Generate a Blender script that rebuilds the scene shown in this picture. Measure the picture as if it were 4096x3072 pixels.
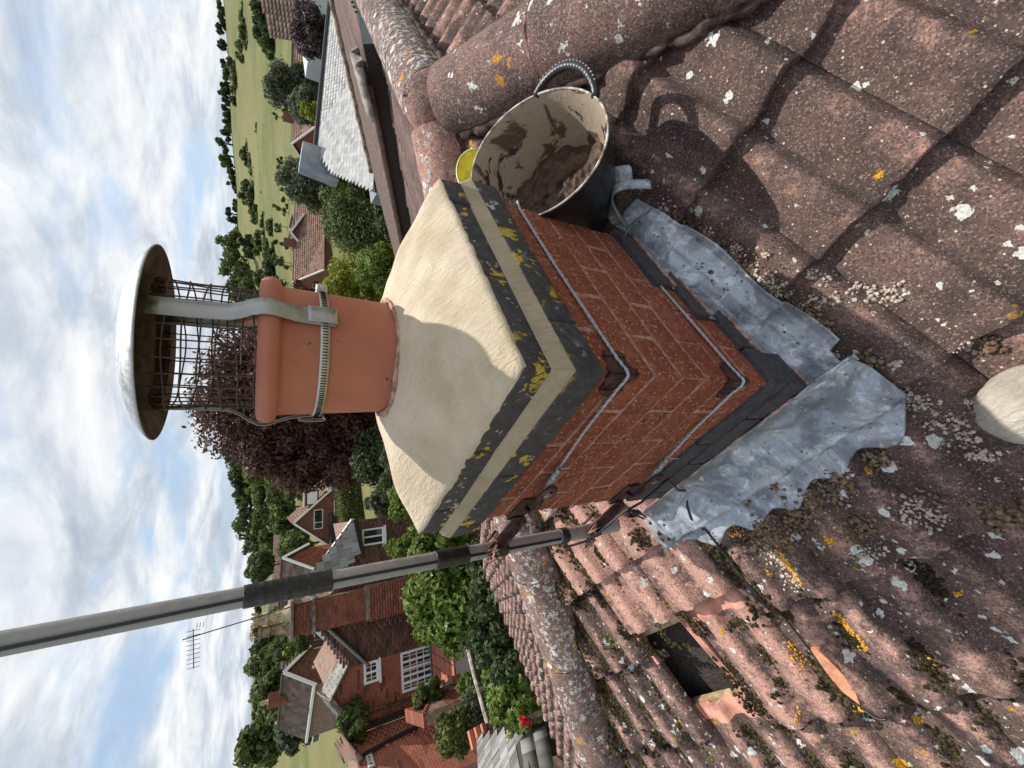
import bpy, bmesh, math, random
import numpy as np
from math import sin, cos, tan, pi, radians, sqrt, atan2, hypot
from mathutils import Vector, Matrix
random.seed(7); RNG = np.random.default_rng(7)
for o in list(bpy.data.objects): bpy.data.objects.remove(o)
SC = bpy.context.scene
COL = SC.collection
# ------------------------------------------------------------------ camera
CF = Vector((-0.63882958, 0.57293786, -0.51345787))    # looking down over the stack, phone held sideways
CU = Vector((-0.4079248, 0.31360822, 0.85746559))
CR = Vector((0.65229911, 0.75722658, 0.03337335))
CW = Vector((0.36366105, -0.35927655, 0.45633074))
FL = 1669.77
cam_d = bpy.data.cameras.new('camera'); cam = bpy.data.objects.new('camera', cam_d); COL.objects.link(cam)
cam.matrix_world = Matrix(((-CU.x, CR.x, -CF.x, CW.x), (-CU.y, CR.y, -CF.y, CW.y), (-CU.z, CR.z, -CF.z, CW.z), (0, 0, 0, 1)))
cam_d.sensor_width = 36; cam_d.sensor_fit = 'HORIZONTAL'; cam_d.lens = 36 * FL / 4096
cam_d.clip_start = 0.02; cam_d.clip_end = 6000
SC.camera = cam
# ------------------------------------------------------------------ sun, sky
SUN_EL = radians(60); SUN_AZ = atan2(-0.36, 0.93)        # sun stands behind the stack
SD = Vector((sin(SUN_AZ) * cos(SUN_EL), cos(SUN_AZ) * cos(SUN_EL), sin(SUN_EL)))
sl = bpy.data.lights.new('sun', 'SUN'); sl.energy = 4.6; sl.angle = radians(0.6); sl.color = (1, 0.94, 0.86)
so = bpy.data.objects.new('sun', sl); COL.objects.link(so); so.rotation_euler = (-SD).to_track_quat('-Z', 'Y').to_euler()
so.location = (0, 0, 30)
W = bpy.data.worlds.new('World'); SC.world = W; W.use_nodes = True
def build_world():
    nt = W.node_tree; nt.nodes.clear(); N = nt.nodes.new; L = nt.links.new
    out = N('ShaderNodeOutputWorld'); bg = N('ShaderNodeBackground'); L(bg.outputs[0], out.inputs[0])
    bg.inputs[1].default_value = 0.12
    sky = N('ShaderNodeTexSky'); sky.sky_type = 'NISHITA'; sky.sun_disc = False
    sky.sun_elevation = SUN_EL; sky.sun_rotation = SUN_AZ; sky.air_density = 1.0; sky.dust_density = 1.5; sky.ozone_density = 1.5
    tc = N('ShaderNodeTexCoord')
    sep = N('ShaderNodeSeparateXYZ'); L(tc.outputs['Generated'], sep.inputs[0])
    # project on a cloud deck: (x,y)/(z+0.12)
    ad = N('ShaderNodeMath'); ad.operation = 'ADD'; L(sep.outputs[2], ad.inputs[0]); ad.inputs[1].default_value = 0.17
    mx = N('ShaderNodeMath'); mx.operation = 'MAXIMUM'; L(ad.outputs[0], mx.inputs[0]); mx.inputs[1].default_value = 0.06
    dx = N('ShaderNodeMath'); dx.operation = 'DIVIDE'; L(sep.outputs[0], dx.inputs[0]); L(mx.outputs[0], dx.inputs[1])
    dy = N('ShaderNodeMath'); dy.operation = 'DIVIDE'; L(sep.outputs[1], dy.inputs[0]); L(mx.outputs[0], dy.inputs[1])
    cb = N('ShaderNodeCombineXYZ'); L(dx.outputs[0], cb.inputs[0]); L(dy.outputs[0], cb.inputs[1])
    zz = N('ShaderNodeMath'); zz.operation = 'MULTIPLY'; L(sep.outputs[2], zz.inputs[0]); zz.inputs[1].default_value = 1.2
    L(zz.outputs[0], cb.inputs[2])
    def noise(sc, det, rough, dist, off):
        mp = N('ShaderNodeMapping'); mp.inputs['Location'].default_value = off; L(cb.outputs[0], mp.inputs[0])
        n = N('ShaderNodeTexNoise'); n.inputs['Scale'].default_value = sc; n.inputs['Detail'].default_value = det
        n.inputs['Roughness'].default_value = rough; n.inputs['Distortion'].default_value = dist; L(mp.outputs[0], n.inputs['Vector']); return n.outputs['Fac']
    def ramp(src, stops):
        r = N('ShaderNodeValToRGB'); L(src, r.inputs[0]); e = r.color_ramp.elements
        for i, (p, c) in enumerate(stops):
            el = e[i] if i < 2 else e.new(p)
            el.position = p; el.color = (c[0], c[1], c[2], 1) if isinstance(c, tuple) else (c, c, c, 1)
        return r.outputs[0]
    cover = ramp(noise(1.15, 9, 0.56, 0.25, (3.1, 1.7, 0.4)), [(0.34, 0.0), (0.50, 1.0)])
    body = ramp(noise(1.7, 10, 0.60, 0.35, (7.3, 2.2, 1.4)), [(0.34, (3.7, 4.2, 4.9)), (0.45, (4.9, 5.4, 6.0)), (0.54, (6.5, 6.8, 7.1)), (0.64, (7.9, 8.0, 8.0))])
    mixn = N('ShaderNodeMix'); mixn.data_type = 'RGBA'
    # the blue between the clouds: nishita, thin veil over it
    veil = N('ShaderNodeMix'); veil.data_type = 'RGBA'; veil.inputs[0].default_value = 0.55
    L(sky.outputs[0], veil.inputs[6]); veil.inputs[7].default_value = (3.3, 4.9, 7.2, 1)
    L(cover, mixn.inputs[0]); L(veil.outputs[2], mixn.inputs[6]); L(body, mixn.inputs[7])
    L(mixn.outputs[2], bg.inputs[0])
build_world()
vs = SC.view_settings; vs.view_transform = 'Standard'; vs.look = 'None'; vs.exposure = 0.12; vs.gamma = 1; vs.use_curve_mapping = False
# ------------------------------------------------------------------ placing helpers
def ray(px, py):
    return (CF + CU * ((2048 - px) / FL) + CR * ((1536 - py) / FL))
def on_plane(px, py, n, c):
    d = ray(px, py); return CW + d * ((c - n.dot(CW)) / n.dot(d))
def at(px, py, D):
    """the point of the place seen at this spot of the photograph, D metres away over the ground"""
    d = ray(px, py); return CW + d * (D / hypot(d.x, d.y))
def at_depth(px, py, w):
    return CW + ray(px, py) * w
class Frame:
    """a vertical wall plane: a point of it and the direction it runs in plan"""
    def __init__(s, P, dx, dy):
        s.P = Vector(P); l = hypot(dx, dy); s.d = Vector((dx / l, dy / l, 0)); s.n = Vector((s.d.y, -s.d.x, 0))
        if s.n.dot(s.P - CW) < 0: s.n = -s.n          # n points away from us, into the house
    def p(s, px, py, k=0.0):
        return on_plane(px, py, s.n, s.n.dot(s.P) + k)
    def uz(s, px, py, k=0.0):
        q = s.p(px, py, k) - s.P; return (q.dot(s.d), q.z)
    def w(s, u, z, k=0.0):
        return s.P + s.d * u + Vector((0, 0, z)) + s.n * k
# ------------------------------------------------------------------ objects
def tag(o, label=None, cat=None, group=None, kind=None):
    if label: o['label'] = label
    if cat: o['category'] = cat
    if group: o['group'] = group
    if kind: o['kind'] = kind
    return o
def empty(name, loc=(0, 0, 0), label=None, cat=None, group=None, kind=None):
    o = bpy.data.objects.new(name, None); COL.objects.link(o); o.location = loc; o.empty_display_size = 0.1
    return tag(o, label, cat, group, kind)
def link(name, me, parent=None, loc=None):
    o = bpy.data.objects.new(name, me); COL.objects.link(o)
    if loc is not None: o.location = loc
    if parent is not None:
        o.parent = parent
        o.matrix_parent_inverse = Matrix.Translation(-Vector(parent.location))
    return o
class MB:
    """collects faces; build() links them as one mesh object"""
    def __init__(s): s.v = []; s.f = []; s.m = []
    def add(s, vs_, fs, mi=0):
        b = len(s.v); s.v.extend([tuple(x) for x in vs_]); s.f.extend([tuple(i + b for i in f) for f in fs]); s.m.extend([mi] * len(fs)); return s
    def box(s, c, size, ax=None, mi=0, jit=0.0):
        c = Vector(c); X, Y, Z = ax if ax else (Vector((1, 0, 0)), Vector((0, 1, 0)), Vector((0, 0, 1)))
        hx, hy, hz = size[0] / 2, size[1] / 2, size[2] / 2
        vs_ = []
        for sx, sy, sz in ((-1,-1,-1),(1,-1,-1),(1,1,-1),(-1,1,-1),(-1,-1,1),(1,-1,1),(1,1,1),(-1,1,1)):
            p = c + X * (sx * hx) + Y * (sy * hy) + Z * (sz * hz)
            if jit: p = p + Vector((random.uniform(-jit, jit), random.uniform(-jit, jit), random.uniform(-jit, jit)))
            vs_.append(p)
        return s.add(vs_, [(0,3,2,1),(4,5,6,7),(0,1,5,4),(1,2,6,5),(2,3,7,6),(3,0,4,7)], mi)
    def bar(s, a, b, w, h, up=Vector((0, 0, 1)), mi=0):
        a = Vector(a); b = Vector(b); X = (b - a).normalized(); Y = up.cross(X)
        if Y.length < 1e-4: Y = Vector((1, 0, 0)).cross(X)
        Y.normalize(); Z = X.cross(Y)
        return s.box((a + b) / 2, ((b - a).length, w, h), (X, Y, Z), mi)
    def prism(s, poly, ext, mi=0):
        """polygon (list of Vectors) pushed along ext"""
        n = len(poly); ext = Vector(ext); vs_ = [Vector(p) for p in poly] + [Vector(p) + ext for p in poly]
        fs = [tuple(range(n))[::-1], tuple(range(n, 2 * n))] + [(i, (i + 1) % n, n + (i + 1) % n, n + i) for i in range(n)]
        return s.add(vs_, fs, mi)
    def tube(s, pts, r, n=8, cap=True, mi=0, closed=False):
        pts = [Vector(p) for p in pts]; rs = r if isinstance(r, (list, tuple)) else [r] * len(pts)
        m = len(pts); rings = []; prev = None
        for i, p in enumerate(pts):
            if closed: t = pts[(i + 1) % m] - pts[i - 1]
            else: t = (pts[min(i + 1, m - 1)] - pts[max(i - 1, 0)])
            t.normalize()
            if prev is None:
                a = Vector((0, 0, 1)) if abs(t.z) < 0.9 else Vector((1, 0, 0)); u = a.cross(t).normalized()
            else:
                u = (prev - t * prev.dot(t));  u = u.normalized() if u.length > 1e-6 else Vector((1, 0, 0))
            prev = u; v = t.cross(u)
            rings.append([p + u * (rs[i] * cos(2 * pi * k / n)) + v * (rs[i] * sin(2 * pi * k / n)) for k in range(n)])
        vs_ = [q for rg in rings for q in rg]; fs = []
        for i in range(m if closed else m - 1):
            j = (i + 1) % m
            for k in range(n): fs.append((i * n + k, i * n + (k + 1) % n, j * n + (k + 1) % n, j * n + k))
        if cap and not closed: fs += [tuple(range(n))[::-1], tuple(range((m - 1) * n, m * n))]
        return s.add(vs_, fs, mi)
    def lathe(s, prof, c=(0, 0, 0), n=32, mi=0, ax=None, closed=False):
        c = Vector(c); X, Y, Z = ax if ax else (Vector((1, 0, 0)), Vector((0, 1, 0)), Vector((0, 0, 1)))
        vs_ = [c + X * (r * cos(2 * pi * k / n)) + Y * (r * sin(2 * pi * k / n)) + Z * z for (r, z) in prof for k in range(n)]
        fs = []; m = len(prof)
        for i in range(m if closed else m - 1):
            j = (i + 1) % m
            for k in range(n): fs.append((i * n + k, i * n + (k + 1) % n, j * n + (k + 1) % n, j * n + k))
        return s.add(vs_, fs, mi)
    def grid(s, fn, nu, nv, mi=0):
        vs_ = [fn(i / nu, j / nv) for j in range(nv + 1) for i in range(nu + 1)]
        return s.add(vs_, [(j * (nu + 1) + i, j * (nu + 1) + i + 1, (j + 1) * (nu + 1) + i + 1, (j + 1) * (nu + 1) + i) for j in range(nv) for i in range(nu)], mi)
    def mesh(s, name, mats, smooth=False, auto=None):
        me = bpy.data.meshes.new(name); me.from_pydata(s.v, [], s.f)
        for m in (mats if isinstance(mats, (list, tuple)) else [mats]): me.materials.append(m)
        if len(set(s.m)) > 1: me.polygons.foreach_set('material_index', s.m)
        if smooth or auto: me.polygons.foreach_set('use_smooth', [True] * len(me.polygons))
        me.validate(); me.update()
        if auto:
            me.set_sharp_from_angle(angle=radians(auto))
        return me
    def build(s, name, mats, parent=None, smooth=False, auto=None, bevel=0, seg=2, center=True):
        me = s.mesh(name, mats, smooth, auto)
        loc = None
        if parent is None and center and len(me.vertices):
            co = np.array(s.v); loc = Vector(((co[:, 0].min() + co[:, 0].max()) / 2, (co[:, 1].min() + co[:, 1].max()) / 2, co[:, 2].min()))
            me.transform(Matrix.Translation(-loc))
        o = link(name, me, parent, loc)
        if bevel:
            md = o.modifiers.new('bevel', 'BEVEL'); md.width = bevel; md.segments = seg; md.limit_method = 'ANGLE'; md.angle_limit = radians(35)
        return o
def fixn(o):
    bm = bmesh.new(); bm.from_mesh(o.data); bmesh.ops.recalc_face_normals(bm, faces=bm.faces); bm.to_mesh(o.data); bm.free(); return o
def np_mesh(name, V, Q, mats, attr=None, smooth=False):
    """V (n,3), Q (m,4 or 3) arrays"""
    me = bpy.data.meshes.new(name); k = Q.shape[1]
    me.vertices.add(len(V)); me.vertices.foreach_set('co', V.astype(np.float32).ravel())
    me.loops.add(Q.size); me.loops.foreach_set('vertex_index', Q.astype(np.int32).ravel())
    me.polygons.add(len(Q)); me.polygons.foreach_set('loop_start', np.arange(0, Q.size, k, dtype=np.int32))
    me.polygons.foreach_set('loop_total', np.full(len(Q), k, dtype=np.int32))
    if smooth: me.polygons.foreach_set('use_smooth', np.ones(len(Q), dtype=bool))
    for m in (mats if isinstance(mats, (list, tuple)) else [mats]): me.materials.append(m)
    me.update(calc_edges=True)
    if attr is not None:
        a = me.attributes.new('rnd', 'FLOAT', 'FACE'); a.data.foreach_set('value', attr.astype(np.float32))
    return me
# ------------------------------------------------------------------ materials
class MT:
    """small helper round a node tree"""
    def __init__(s, name, rough=0.85, metal=0.0, spec=0.3):
        s.m = bpy.data.materials.new(name); s.m.use_nodes = True; s.nt = s.m.node_tree
        s.b = s.nt.nodes['Principled BSDF']; s.b.inputs['Roughness'].default_value = rough; s.b.inputs['Metallic'].default_value = metal
        s.b.inputs['Specular IOR Level'].default_value = spec
        s._pos = None
    def N(s, t, **kw):
        n = s.nt.nodes.new(t)
        for k, v in kw.items(): setattr(n, k, v)
        return n
    def L(s, a, b): s.nt.links.new(a, b)
    def pos(s):
        if s._pos is None: s._pos = s.N('ShaderNodeNewGeometry').outputs['Position']
        return s._pos
    def vec(s, scale=(1, 1, 1), off=(0, 0, 0), src=None, rot=(0, 0, 0)):
        mp = s.N('ShaderNodeMapping'); s.L(src or s.pos(), mp.inputs[0]); mp.inputs['Scale'].default_value = scale
        mp.inputs['Location'].default_value = off; mp.inputs['Rotation'].default_value = rot; return mp.outputs[0]
    def noise(s, sc, det=4, ro=0.55, dist=0, off=0.0, v=None):
        n = s.N('ShaderNodeTexNoise'); n.inputs['Scale'].default_value = sc; n.inputs['Detail'].default_value = det
        n.inputs['Roughness'].default_value = ro; n.inputs['Distortion'].default_value = dist
        s.L(v or (s.vec(off=(off, off * 1.3, off * .7)) if off else s.pos()), n.inputs['Vector']); return n.outputs['Fac']
    def voro(s, sc, out='Distance', rnd=1.0, v=None, feat='F1'):
        n = s.N('ShaderNodeTexVoronoi'); n.inputs['Scale'].default_value = sc; n.inputs['Randomness'].default_value = rnd; n.feature = feat
        s.L(v or s.pos(), n.inputs['Vector']); return n.outputs[out]
    def math(s, op, a, b=None, clamp=False):
        n = s.N('ShaderNodeMath'); n.operation = op; n.use_clamp = clamp
        for i, x in enumerate((a, b)):
            if x is None: continue
            if isinstance(x, (int, float)): n.inputs[i].default_value = x
            else: s.L(x, n.inputs[i])
        return n.outputs[0]
    def ramp(s, src, lo, hi, a=0.0, b=1.0):
        n = s.N('ShaderNodeMapRange'); s.L(src, n.inputs[0]); n.inputs[1].default_value = lo; n.inputs[2].default_value = hi
        n.inputs[3].default_value = a; n.inputs[4].default_value = b; n.interpolation_type = 'SMOOTHSTEP'; return n.outputs[0]
    def col(s, c):
        return c
    def mix(s, f, a, b):
        n = s.N('ShaderNodeMix'); n.data_type = 'RGBA'
        if isinstance(f, (int, float)): n.inputs[0].default_value = f
        else: s.L(f, n.inputs[0])
        for i, x in ((6, a), (7, b)):
            if isinstance(x, (tuple, list)): n.inputs[i].default_value = (x[0], x[1], x[2], 1)
            else: s.L(x, n.inputs[i])
        return n.outputs[2]
    def base(s, c):
        if isinstance(c, (tuple, list)): s.b.inputs['Base Color'].default_value = (c[0], c[1], c[2], 1)
        else: s.L(c, s.b.inputs['Base Color'])
        return s
    def rough(s, r): s.L(r, s.b.inputs['Roughness']); return s
    def bump(s, h, dist=0.002, strength=1.0):
        n = s.N('ShaderNodeBump'); n.inputs['Distance'].default_value = dist; n.inputs['Strength'].default_value = strength
        s.L(h, n.inputs['Height']); s.L(n.outputs[0], s.b.inputs['Normal']); return s
    def objrand(s):
        return s.N('ShaderNodeObjectInfo').outputs['Random']
    def objcol(s):
        o = s.N('ShaderNodeObjectInfo').outputs['Color']; sp = s.N('ShaderNodeSeparateColor'); s.L(o, sp.inputs[0]); return sp.outputs
    def attr(s, name='rnd'):
        a = s.N('ShaderNodeAttribute'); a.attribute_name = name; return a.outputs['Fac']
    # spots with a ragged edge: returns a mask
    def spots(s, sc, r, keep, warp=0.35, wsc=None, off=0.0):
        base = s.vec(off=(off, off * .6, -off))
        wn = s.N('ShaderNodeTexNoise'); wn.inputs['Scale'].default_value = wsc or sc * 2.5; wn.inputs['Detail'].default_value = 4; s.L(base, wn.inputs['Vector'])
        sub = s.N('ShaderNodeVectorMath'); sub.operation = 'SUBTRACT'; s.L(wn.outputs['Color'], sub.inputs[0]); sub.inputs[1].default_value = (.5, .5, .5)
        scl = s.N('ShaderNodeVectorMath'); scl.operation = 'SCALE'; s.L(sub.outputs[0], scl.inputs[0]); scl.inputs['Scale'].default_value = warp / sc * 2
        add = s.N('ShaderNodeVectorMath'); add.operation = 'ADD'; s.L(base, add.inputs[0]); s.L(scl.outputs[0], add.inputs[1])
        vo = s.N('ShaderNodeTexVoronoi'); vo.inputs['Scale'].default_value = sc; s.L(add.outputs[0], vo.inputs['Vector'])
        sp = s.N('ShaderNodeSeparateColor'); s.L(vo.outputs['Color'], sp.inputs[0])
        rr = s.math('MULTIPLY', sp.outputs[1], r)              # every spot its own size
        d = s.math('SUBTRACT', s.math('ADD', rr, r * .25), vo.outputs['Distance'])
        m = s.ramp(d, 0.0, 0.06)
        k = s.math('GREATER_THAN', sp.outputs[0], 1 - keep) if isinstance(keep, (int, float)) else s.math('GREATER_THAN', sp.outputs[0], s.math('SUBTRACT', 1.0, keep))
        return s.math('MULTIPLY', m, k)
def simple(name, c, rough=0.7, metal=0.0, var=0.12, sc=30, bump=0.0, bsc=200, spec=0.3, rv=0.0):
    t = MT(name, rough, metal, spec)
    n = t.noise(sc, 5, .6); d = (c[0] * (1 - var * 1.6), c[1] * (1 - var * 1.6), c[2] * (1 - var * 1.6)); e = tuple(min(1, x * (1 + var * 1.6)) for x in c)
    cc = t.mix(t.ramp(n, .3, .7), d, e)
    if rv:
        k = t.objrand(); cc = t.mix(t.math('MULTIPLY', k, rv), cc, tuple(x * .45 for x in c))
    t.base(cc)
    if bump: t.bump(t.noise(bsc, 4, .6), bump)
    return t.m
def tile_material():
    t = MT('weathered concrete roof tile', 0.9, 0, 0.25)
    oc = t.objcol(); pink, lich, moss = oc[0], oc[1], oc[2]; rnd = t.objrand()
    dark = (0.082, 0.056, 0.050); mid = (0.170, 0.108, 0.090); pk = (0.56, 0.315, 0.245)
    n1 = t.noise(9, 6, .62); n2 = t.noise(38, 5, .7, off=3.0); n3 = t.noise(2.3, 3, .5, off=9.0)
    c = t.mix(t.ramp(t.math('ADD', n1, t.math('MULTIPLY', n3, .5)), .58, .88), dark, mid)
    pm = t.math('ADD', t.math('MULTIPLY', pink, .78), t.math('MULTIPLY', t.math('SUBTRACT', n2, .52), 1.1))
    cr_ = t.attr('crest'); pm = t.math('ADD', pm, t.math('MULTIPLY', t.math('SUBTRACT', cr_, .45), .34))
    pm = t.math('ADD', pm, t.math('MULTIPLY', t.math('SUBTRACT', n1, .52), 1.0))
    c = t.mix(t.ramp(pm, .18, .62), c, pk)
    c = t.mix(t.math('MULTIPLY', rnd, .22), c, (.06, .045, .045))
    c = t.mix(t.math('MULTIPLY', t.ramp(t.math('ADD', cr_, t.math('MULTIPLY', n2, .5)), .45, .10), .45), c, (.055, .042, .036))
    # grit
    g = t.voro(330, 'Color'); gs = t.N('ShaderNodeSeparateColor'); t.L(g, gs.inputs[0])
    c = t.mix(t.math('MULTIPLY', t.ramp(gs.outputs[0], .74, .97), .42), c, (.50, .35, .28))
    c = t.mix(t.math('MULTIPLY', t.ramp(gs.outputs[1], .60, .9), .60), c, (.028, .022, .022))
    g2 = t.voro(120, 'Color'); gs2 = t.N('ShaderNodeSeparateColor'); t.L(g2, gs2.inputs[0])
    c = t.mix(t.math('MULTIPLY', t.math('GREATER_THAN', gs2.outputs[0], .955), t.ramp(t.voro(120), .35, .2)), c, (.60, .54, .46))
    # soot and algae
    sm = t.math('MULTIPLY', t.ramp(t.noise(16, 6, .7, .6, off=5.0), .52, .66), t.math('ADD', t.math('MULTIPLY', moss, .85), .12))
    c = t.mix(sm, c, (.030, .027, .022))
    # lichens
    w = t.spots(26, .42, t.math('MULTIPLY', lich, .26), .42, off=1.0)
    c = t.mix(w, c, t.mix(t.ramp(t.noise(160, 3, .6), .4, .6), (.50, .51, .47), (.74, .74, .70)))
    w2 = t.spots(70, .38, t.math('MULTIPLY', lich, .16), .5, off=11.0)
    c = t.mix(w2, c, (.60, .57, .50))
    og = t.math('MULTIPLY', t.spots(30, .42, t.math('MULTIPLY', lich, .13), .6, off=21.0), t.ramp(t.noise(3.1, 2, .5, off=7.0), .50, .56))
    c = t.mix(og, c, t.mix(t.ramp(t.noise(240, 2, .6), .4, .6), (.36, .17, .010), (.66, .36, .03)))
    t.base(c)
    h = t.math('ADD', t.math('MULTIPLY', gs.outputs[0], .7), t.math('MULTIPLY', t.math('ADD', w, og), 1.1))
    h = t.math('ADD', h, t.math('MULTIPLY', t.noise(60, 5, .7), 1.6))
    t.bump(h, 0.0016, 0.9)
    return t.m
def ridge_material():
    t = MT('lichen covered ridge tile', 0.9, 0, 0.25)
    oc = t.objcol(); pink, lich = oc[0], oc[1]
    n1 = t.noise(7, 6, .65); n2 = t.noise(30, 5, .7, off=4.0)
    c = t.mix(t.ramp(n1, .4, .62), (.115, .076, .068), (.225, .130, .110))
    c = t.mix(t.ramp(t.math('ADD', t.math('MULTIPLY', pink, .6), t.math('SUBTRACT', n2, .5)), .18, .6), c, (.46, .24, .18))
    g = t.voro(300, 'Color'); gs = t.N('ShaderNodeSeparateColor'); t.L(g, gs.inputs[0])
    c = t.mix(t.math('MULTIPLY', t.ramp(gs.outputs[0], .7, .95), .5), c, (.5, .42, .36))
    c = t.mix(t.math('MULTIPLY', t.ramp(gs.outputs[1], .6, .9), .6), c, (.03, .026, .026))
    w = t.spots(24, .42, t.math('MULTIPLY', lich, .30), .8, off=2.0); w3 = t.spots(60, .6, t.math('MULTIPLY', lich, .8), 1.1, off=6.0); w3 = t.math('MULTIPLY', w3, t.ramp(t.noise(210, 3, .7), .36, .50))
    w3 = t.math('MULTIPLY', w3, t.ramp(t.math('ADD', t.noise(5, 4, .65, off=3.0), t.math('MULTIPLY', t.math('SUBTRACT', lich, .7), .30)), .47, .58))
    wc = t.mix(t.ramp(t.noise(140, 3, .7), .38, .6), (.40, .40, .38), (.80, .79, .74))
    m = t.math('MAXIMUM', w, w3); c = t.mix(m, c, wc)
    og = t.math('MULTIPLY', t.spots(20, .45, .35, .6, off=13.0), t.ramp(t.noise(4.1, 2, .5, off=8.0), .53, .58))
    c = t.mix(og, c, t.mix(t.ramp(t.noise(240, 2, .6), .4, .6), (.34, .15, .012), (.62, .32, .04)))
    t.base(c)
    h = t.math('ADD', t.math('MULTIPLY', gs.outputs[0], .6), t.math('ADD', t.math('MULTIPLY', m, .9), t.math('MULTIPLY', t.noise(50, 5, .7), 1.4)))
    t.bump(h, 0.0016, 0.9); return t.m
def engineering_material(name, lichen):
    t = MT(name, 0.62, 0, 0.35)
    n = t.noise(60, 5, .65); c = t.mix(t.ramp(n, .35, .7), (.034, .034, .040), (.072, .070, .080))
    c = t.mix(t.math('MULTIPLY', t.objrand(), .30), c, (.085, .068, .066))
    if lichen:
        w = t.math('MULTIPLY', t.spots(34, .40, .30, .8, off=1.0), t.ramp(t.noise(7, 3, .6, off=2.0), .46, .56))
        c = t.mix(w, c, (.42, .44, .44))
        c = t.mix(t.spots(110, .3, .10, .5, off=8.0), c, (.40, .40, .38))
        y = t.math('MULTIPLY', t.spots(21, .50, .75, .75, off=4.0), t.ramp(t.noise(5.2, 3, .6, off=31.0), .485, .55))
        c = t.mix(y, c, t.mix(t.ramp(t.noise(260, 3, .7), .35, .65), (.34, .20, .02), (.62, .46, .07)))
        h = t.math('ADD', t.math('MULTIPLY', t.math('ADD', w, y), 1.8), t.noise(130, 4, .7))
    else:
        h = t.noise(130, 4, .7)
    t.base(c); t.bump(h, .0018, .8); return t.m
def brick_material(name, a, b, mossy=0.0, spk=True):
    t = MT(name, 0.88, 0, 0.25); n = t.noise(26, 5, .65); c = t.mix(t.ramp(n, .34, .68), a, b)
    c = t.mix(t.math('MULTIPLY', t.objrand(), .35), c, tuple(x * .62 for x in a))
    if spk:
        g = t.voro(240, 'Color'); gs = t.N('ShaderNodeSeparateColor'); t.L(g, gs.inputs[0])
        c = t.mix(t.math('MULTIPLY', t.ramp(gs.outputs[0], .72, .95), .5), c, tuple(x * .25 for x in a))
        c = t.mix(t.math('MULTIPLY', t.ramp(gs.outputs[1], .90, .99), .6), c, (.55, .40, .30))
        c = t.mix(t.math('MULTIPLY', t.ramp(t.noise(420, 2, .6), .60, .68), t.ramp(t.noise(8, 4, .6, off=2.), .52, .60)), c, (.52, .26, .03))
    t.base(c); t.bump(t.math('ADD', t.noise(170, 4, .75), t.math('MULTIPLY', t.noise(30, 4, .7), 1.2)), .0022, .9); return t.m
def mortar_cream(name, ca, cb, smooth_=False):
    t = MT(name, 0.75, 0, 0.3); n = t.noise(11, 6, .6); c = t.mix(t.ramp(n, .3, .7), ca, cb)
    c = t.mix(t.math('MULTIPLY', t.ramp(t.noise(3.5, 3, .5, off=3.), .5, .66), .5), c, tuple(x * 1.12 for x in cb))
    g = t.noise(520, 3, .7)
    c = t.mix(t.math('MULTIPLY', t.ramp(g, .56, .7), .35), c, tuple(x * .6 for x in ca))
    t.base(c); t.rough(t.ramp(t.noise(6, 4, .6, off=5.), .38, .62, .42, .85))
    tr = t.noise(30, 4, .55, 1.2, v=t.vec((1.0, 3.4, 1.0)))
    t.bump(t.math('ADD', t.math('MULTIPLY', g, .9), t.math('MULTIPLY', tr, 3.2)), .0014 if smooth_ else .003, .9); return t.m
def lead_material():
    t = MT('weathered lead sheet', 0.48, 0.35, 0.5)
    n = t.noise(7, 7, .68, .8); n2 = t.noise(24, 6, .7, 1.2, off=3.)
    c = t.mix(t.ramp(n, .38, .62), (.175, .187, .210), (.42, .45, .49))
    c = t.mix(t.math('MULTIPLY', t.ramp(n2, .50, .62), t.ramp(n, .42, .6)), c, (.66, .70, .76))
    c = t.mix(t.math('MULTIPLY', t.spots(46, .34, .4, .9, off=2.), t.ramp(n, .6, .45)), c, (.46, .43, .37))
    c = t.mix(t.math('MULTIPLY', t.spots(90, .3, .16, .7, off=6.), 1.0), c, (.08, .08, .085))
    t.base(c); t.rough(t.ramp(n2, .35, .65, .36, .68)); t.bump(t.math('ADD', t.noise(11, 3, .5), t.math('MULTIPLY', n2, .25)), .0028, .5); return t.m
def steel_material(name, c=(.52, .52, .52), rough=.38, rust=.1, metal=.85):
    t = MT(name, rough, metal, .5); n = t.noise(45, 5, .7, .3); k = t.mix(t.ramp(n, .3, .7), tuple(x * .72 for x in c), c)
    if rust:
        k = t.mix(t.math('MULTIPLY', t.ramp(t.noise(22, 6, .7, off=4.), .60, .72), rust), k, (.20, .075, .03))
    t.base(k); t.rough(t.ramp(n, .3, .7, rough * .8, min(1, rough * 1.5))); t.bump(t.noise(160, 3, .6), .0006, .4); return t.m
def plain_leaf(name, c1, c2, c3, trans=.35, rough=.6):
    t = MT(name, rough, 0, .3); a = t.attr('rnd')
    c = t.mix(t.ramp(a, 0, .55), c1, c2); c = t.mix(t.ramp(a, .72, 1.0), c, c3); t.base(c)
    tb = t.N('ShaderNodeBsdfTranslucent'); t.L(c, tb.inputs[0]); ms = t.N('ShaderNodeMixShader'); ms.inputs[0].default_value = trans
    t.L(t.b.outputs[0], ms.inputs[1]); t.L(tb.outputs[0], ms.inputs[2]); out = t.nt.nodes['Material Output']; t.L(ms.outputs[0], out.inputs[0]); return t.m
def attr_mat(name, c1, c2, c3=None, rough=.9, bump=.004, bsc=60):
    """colour of each piece of a joined part from its own face value"""
    t = MT(name, rough, 0, .2); a = t.attr('rnd'); c = t.mix(t.ramp(a, 0, 1), c1, c2)
    if c3: c = t.mix(t.ramp(a, .85, .95), c, c3)
    c = t.mix(t.math('MULTIPLY', t.ramp(t.noise(3, 5, .6), .45, .65), .35), c, tuple(x * .55 for x in c1))
    t.base(c)
    if bump: t.bump(t.noise(bsc, 4, .7), bump, .7)
    return t.m
M = {}
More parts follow.
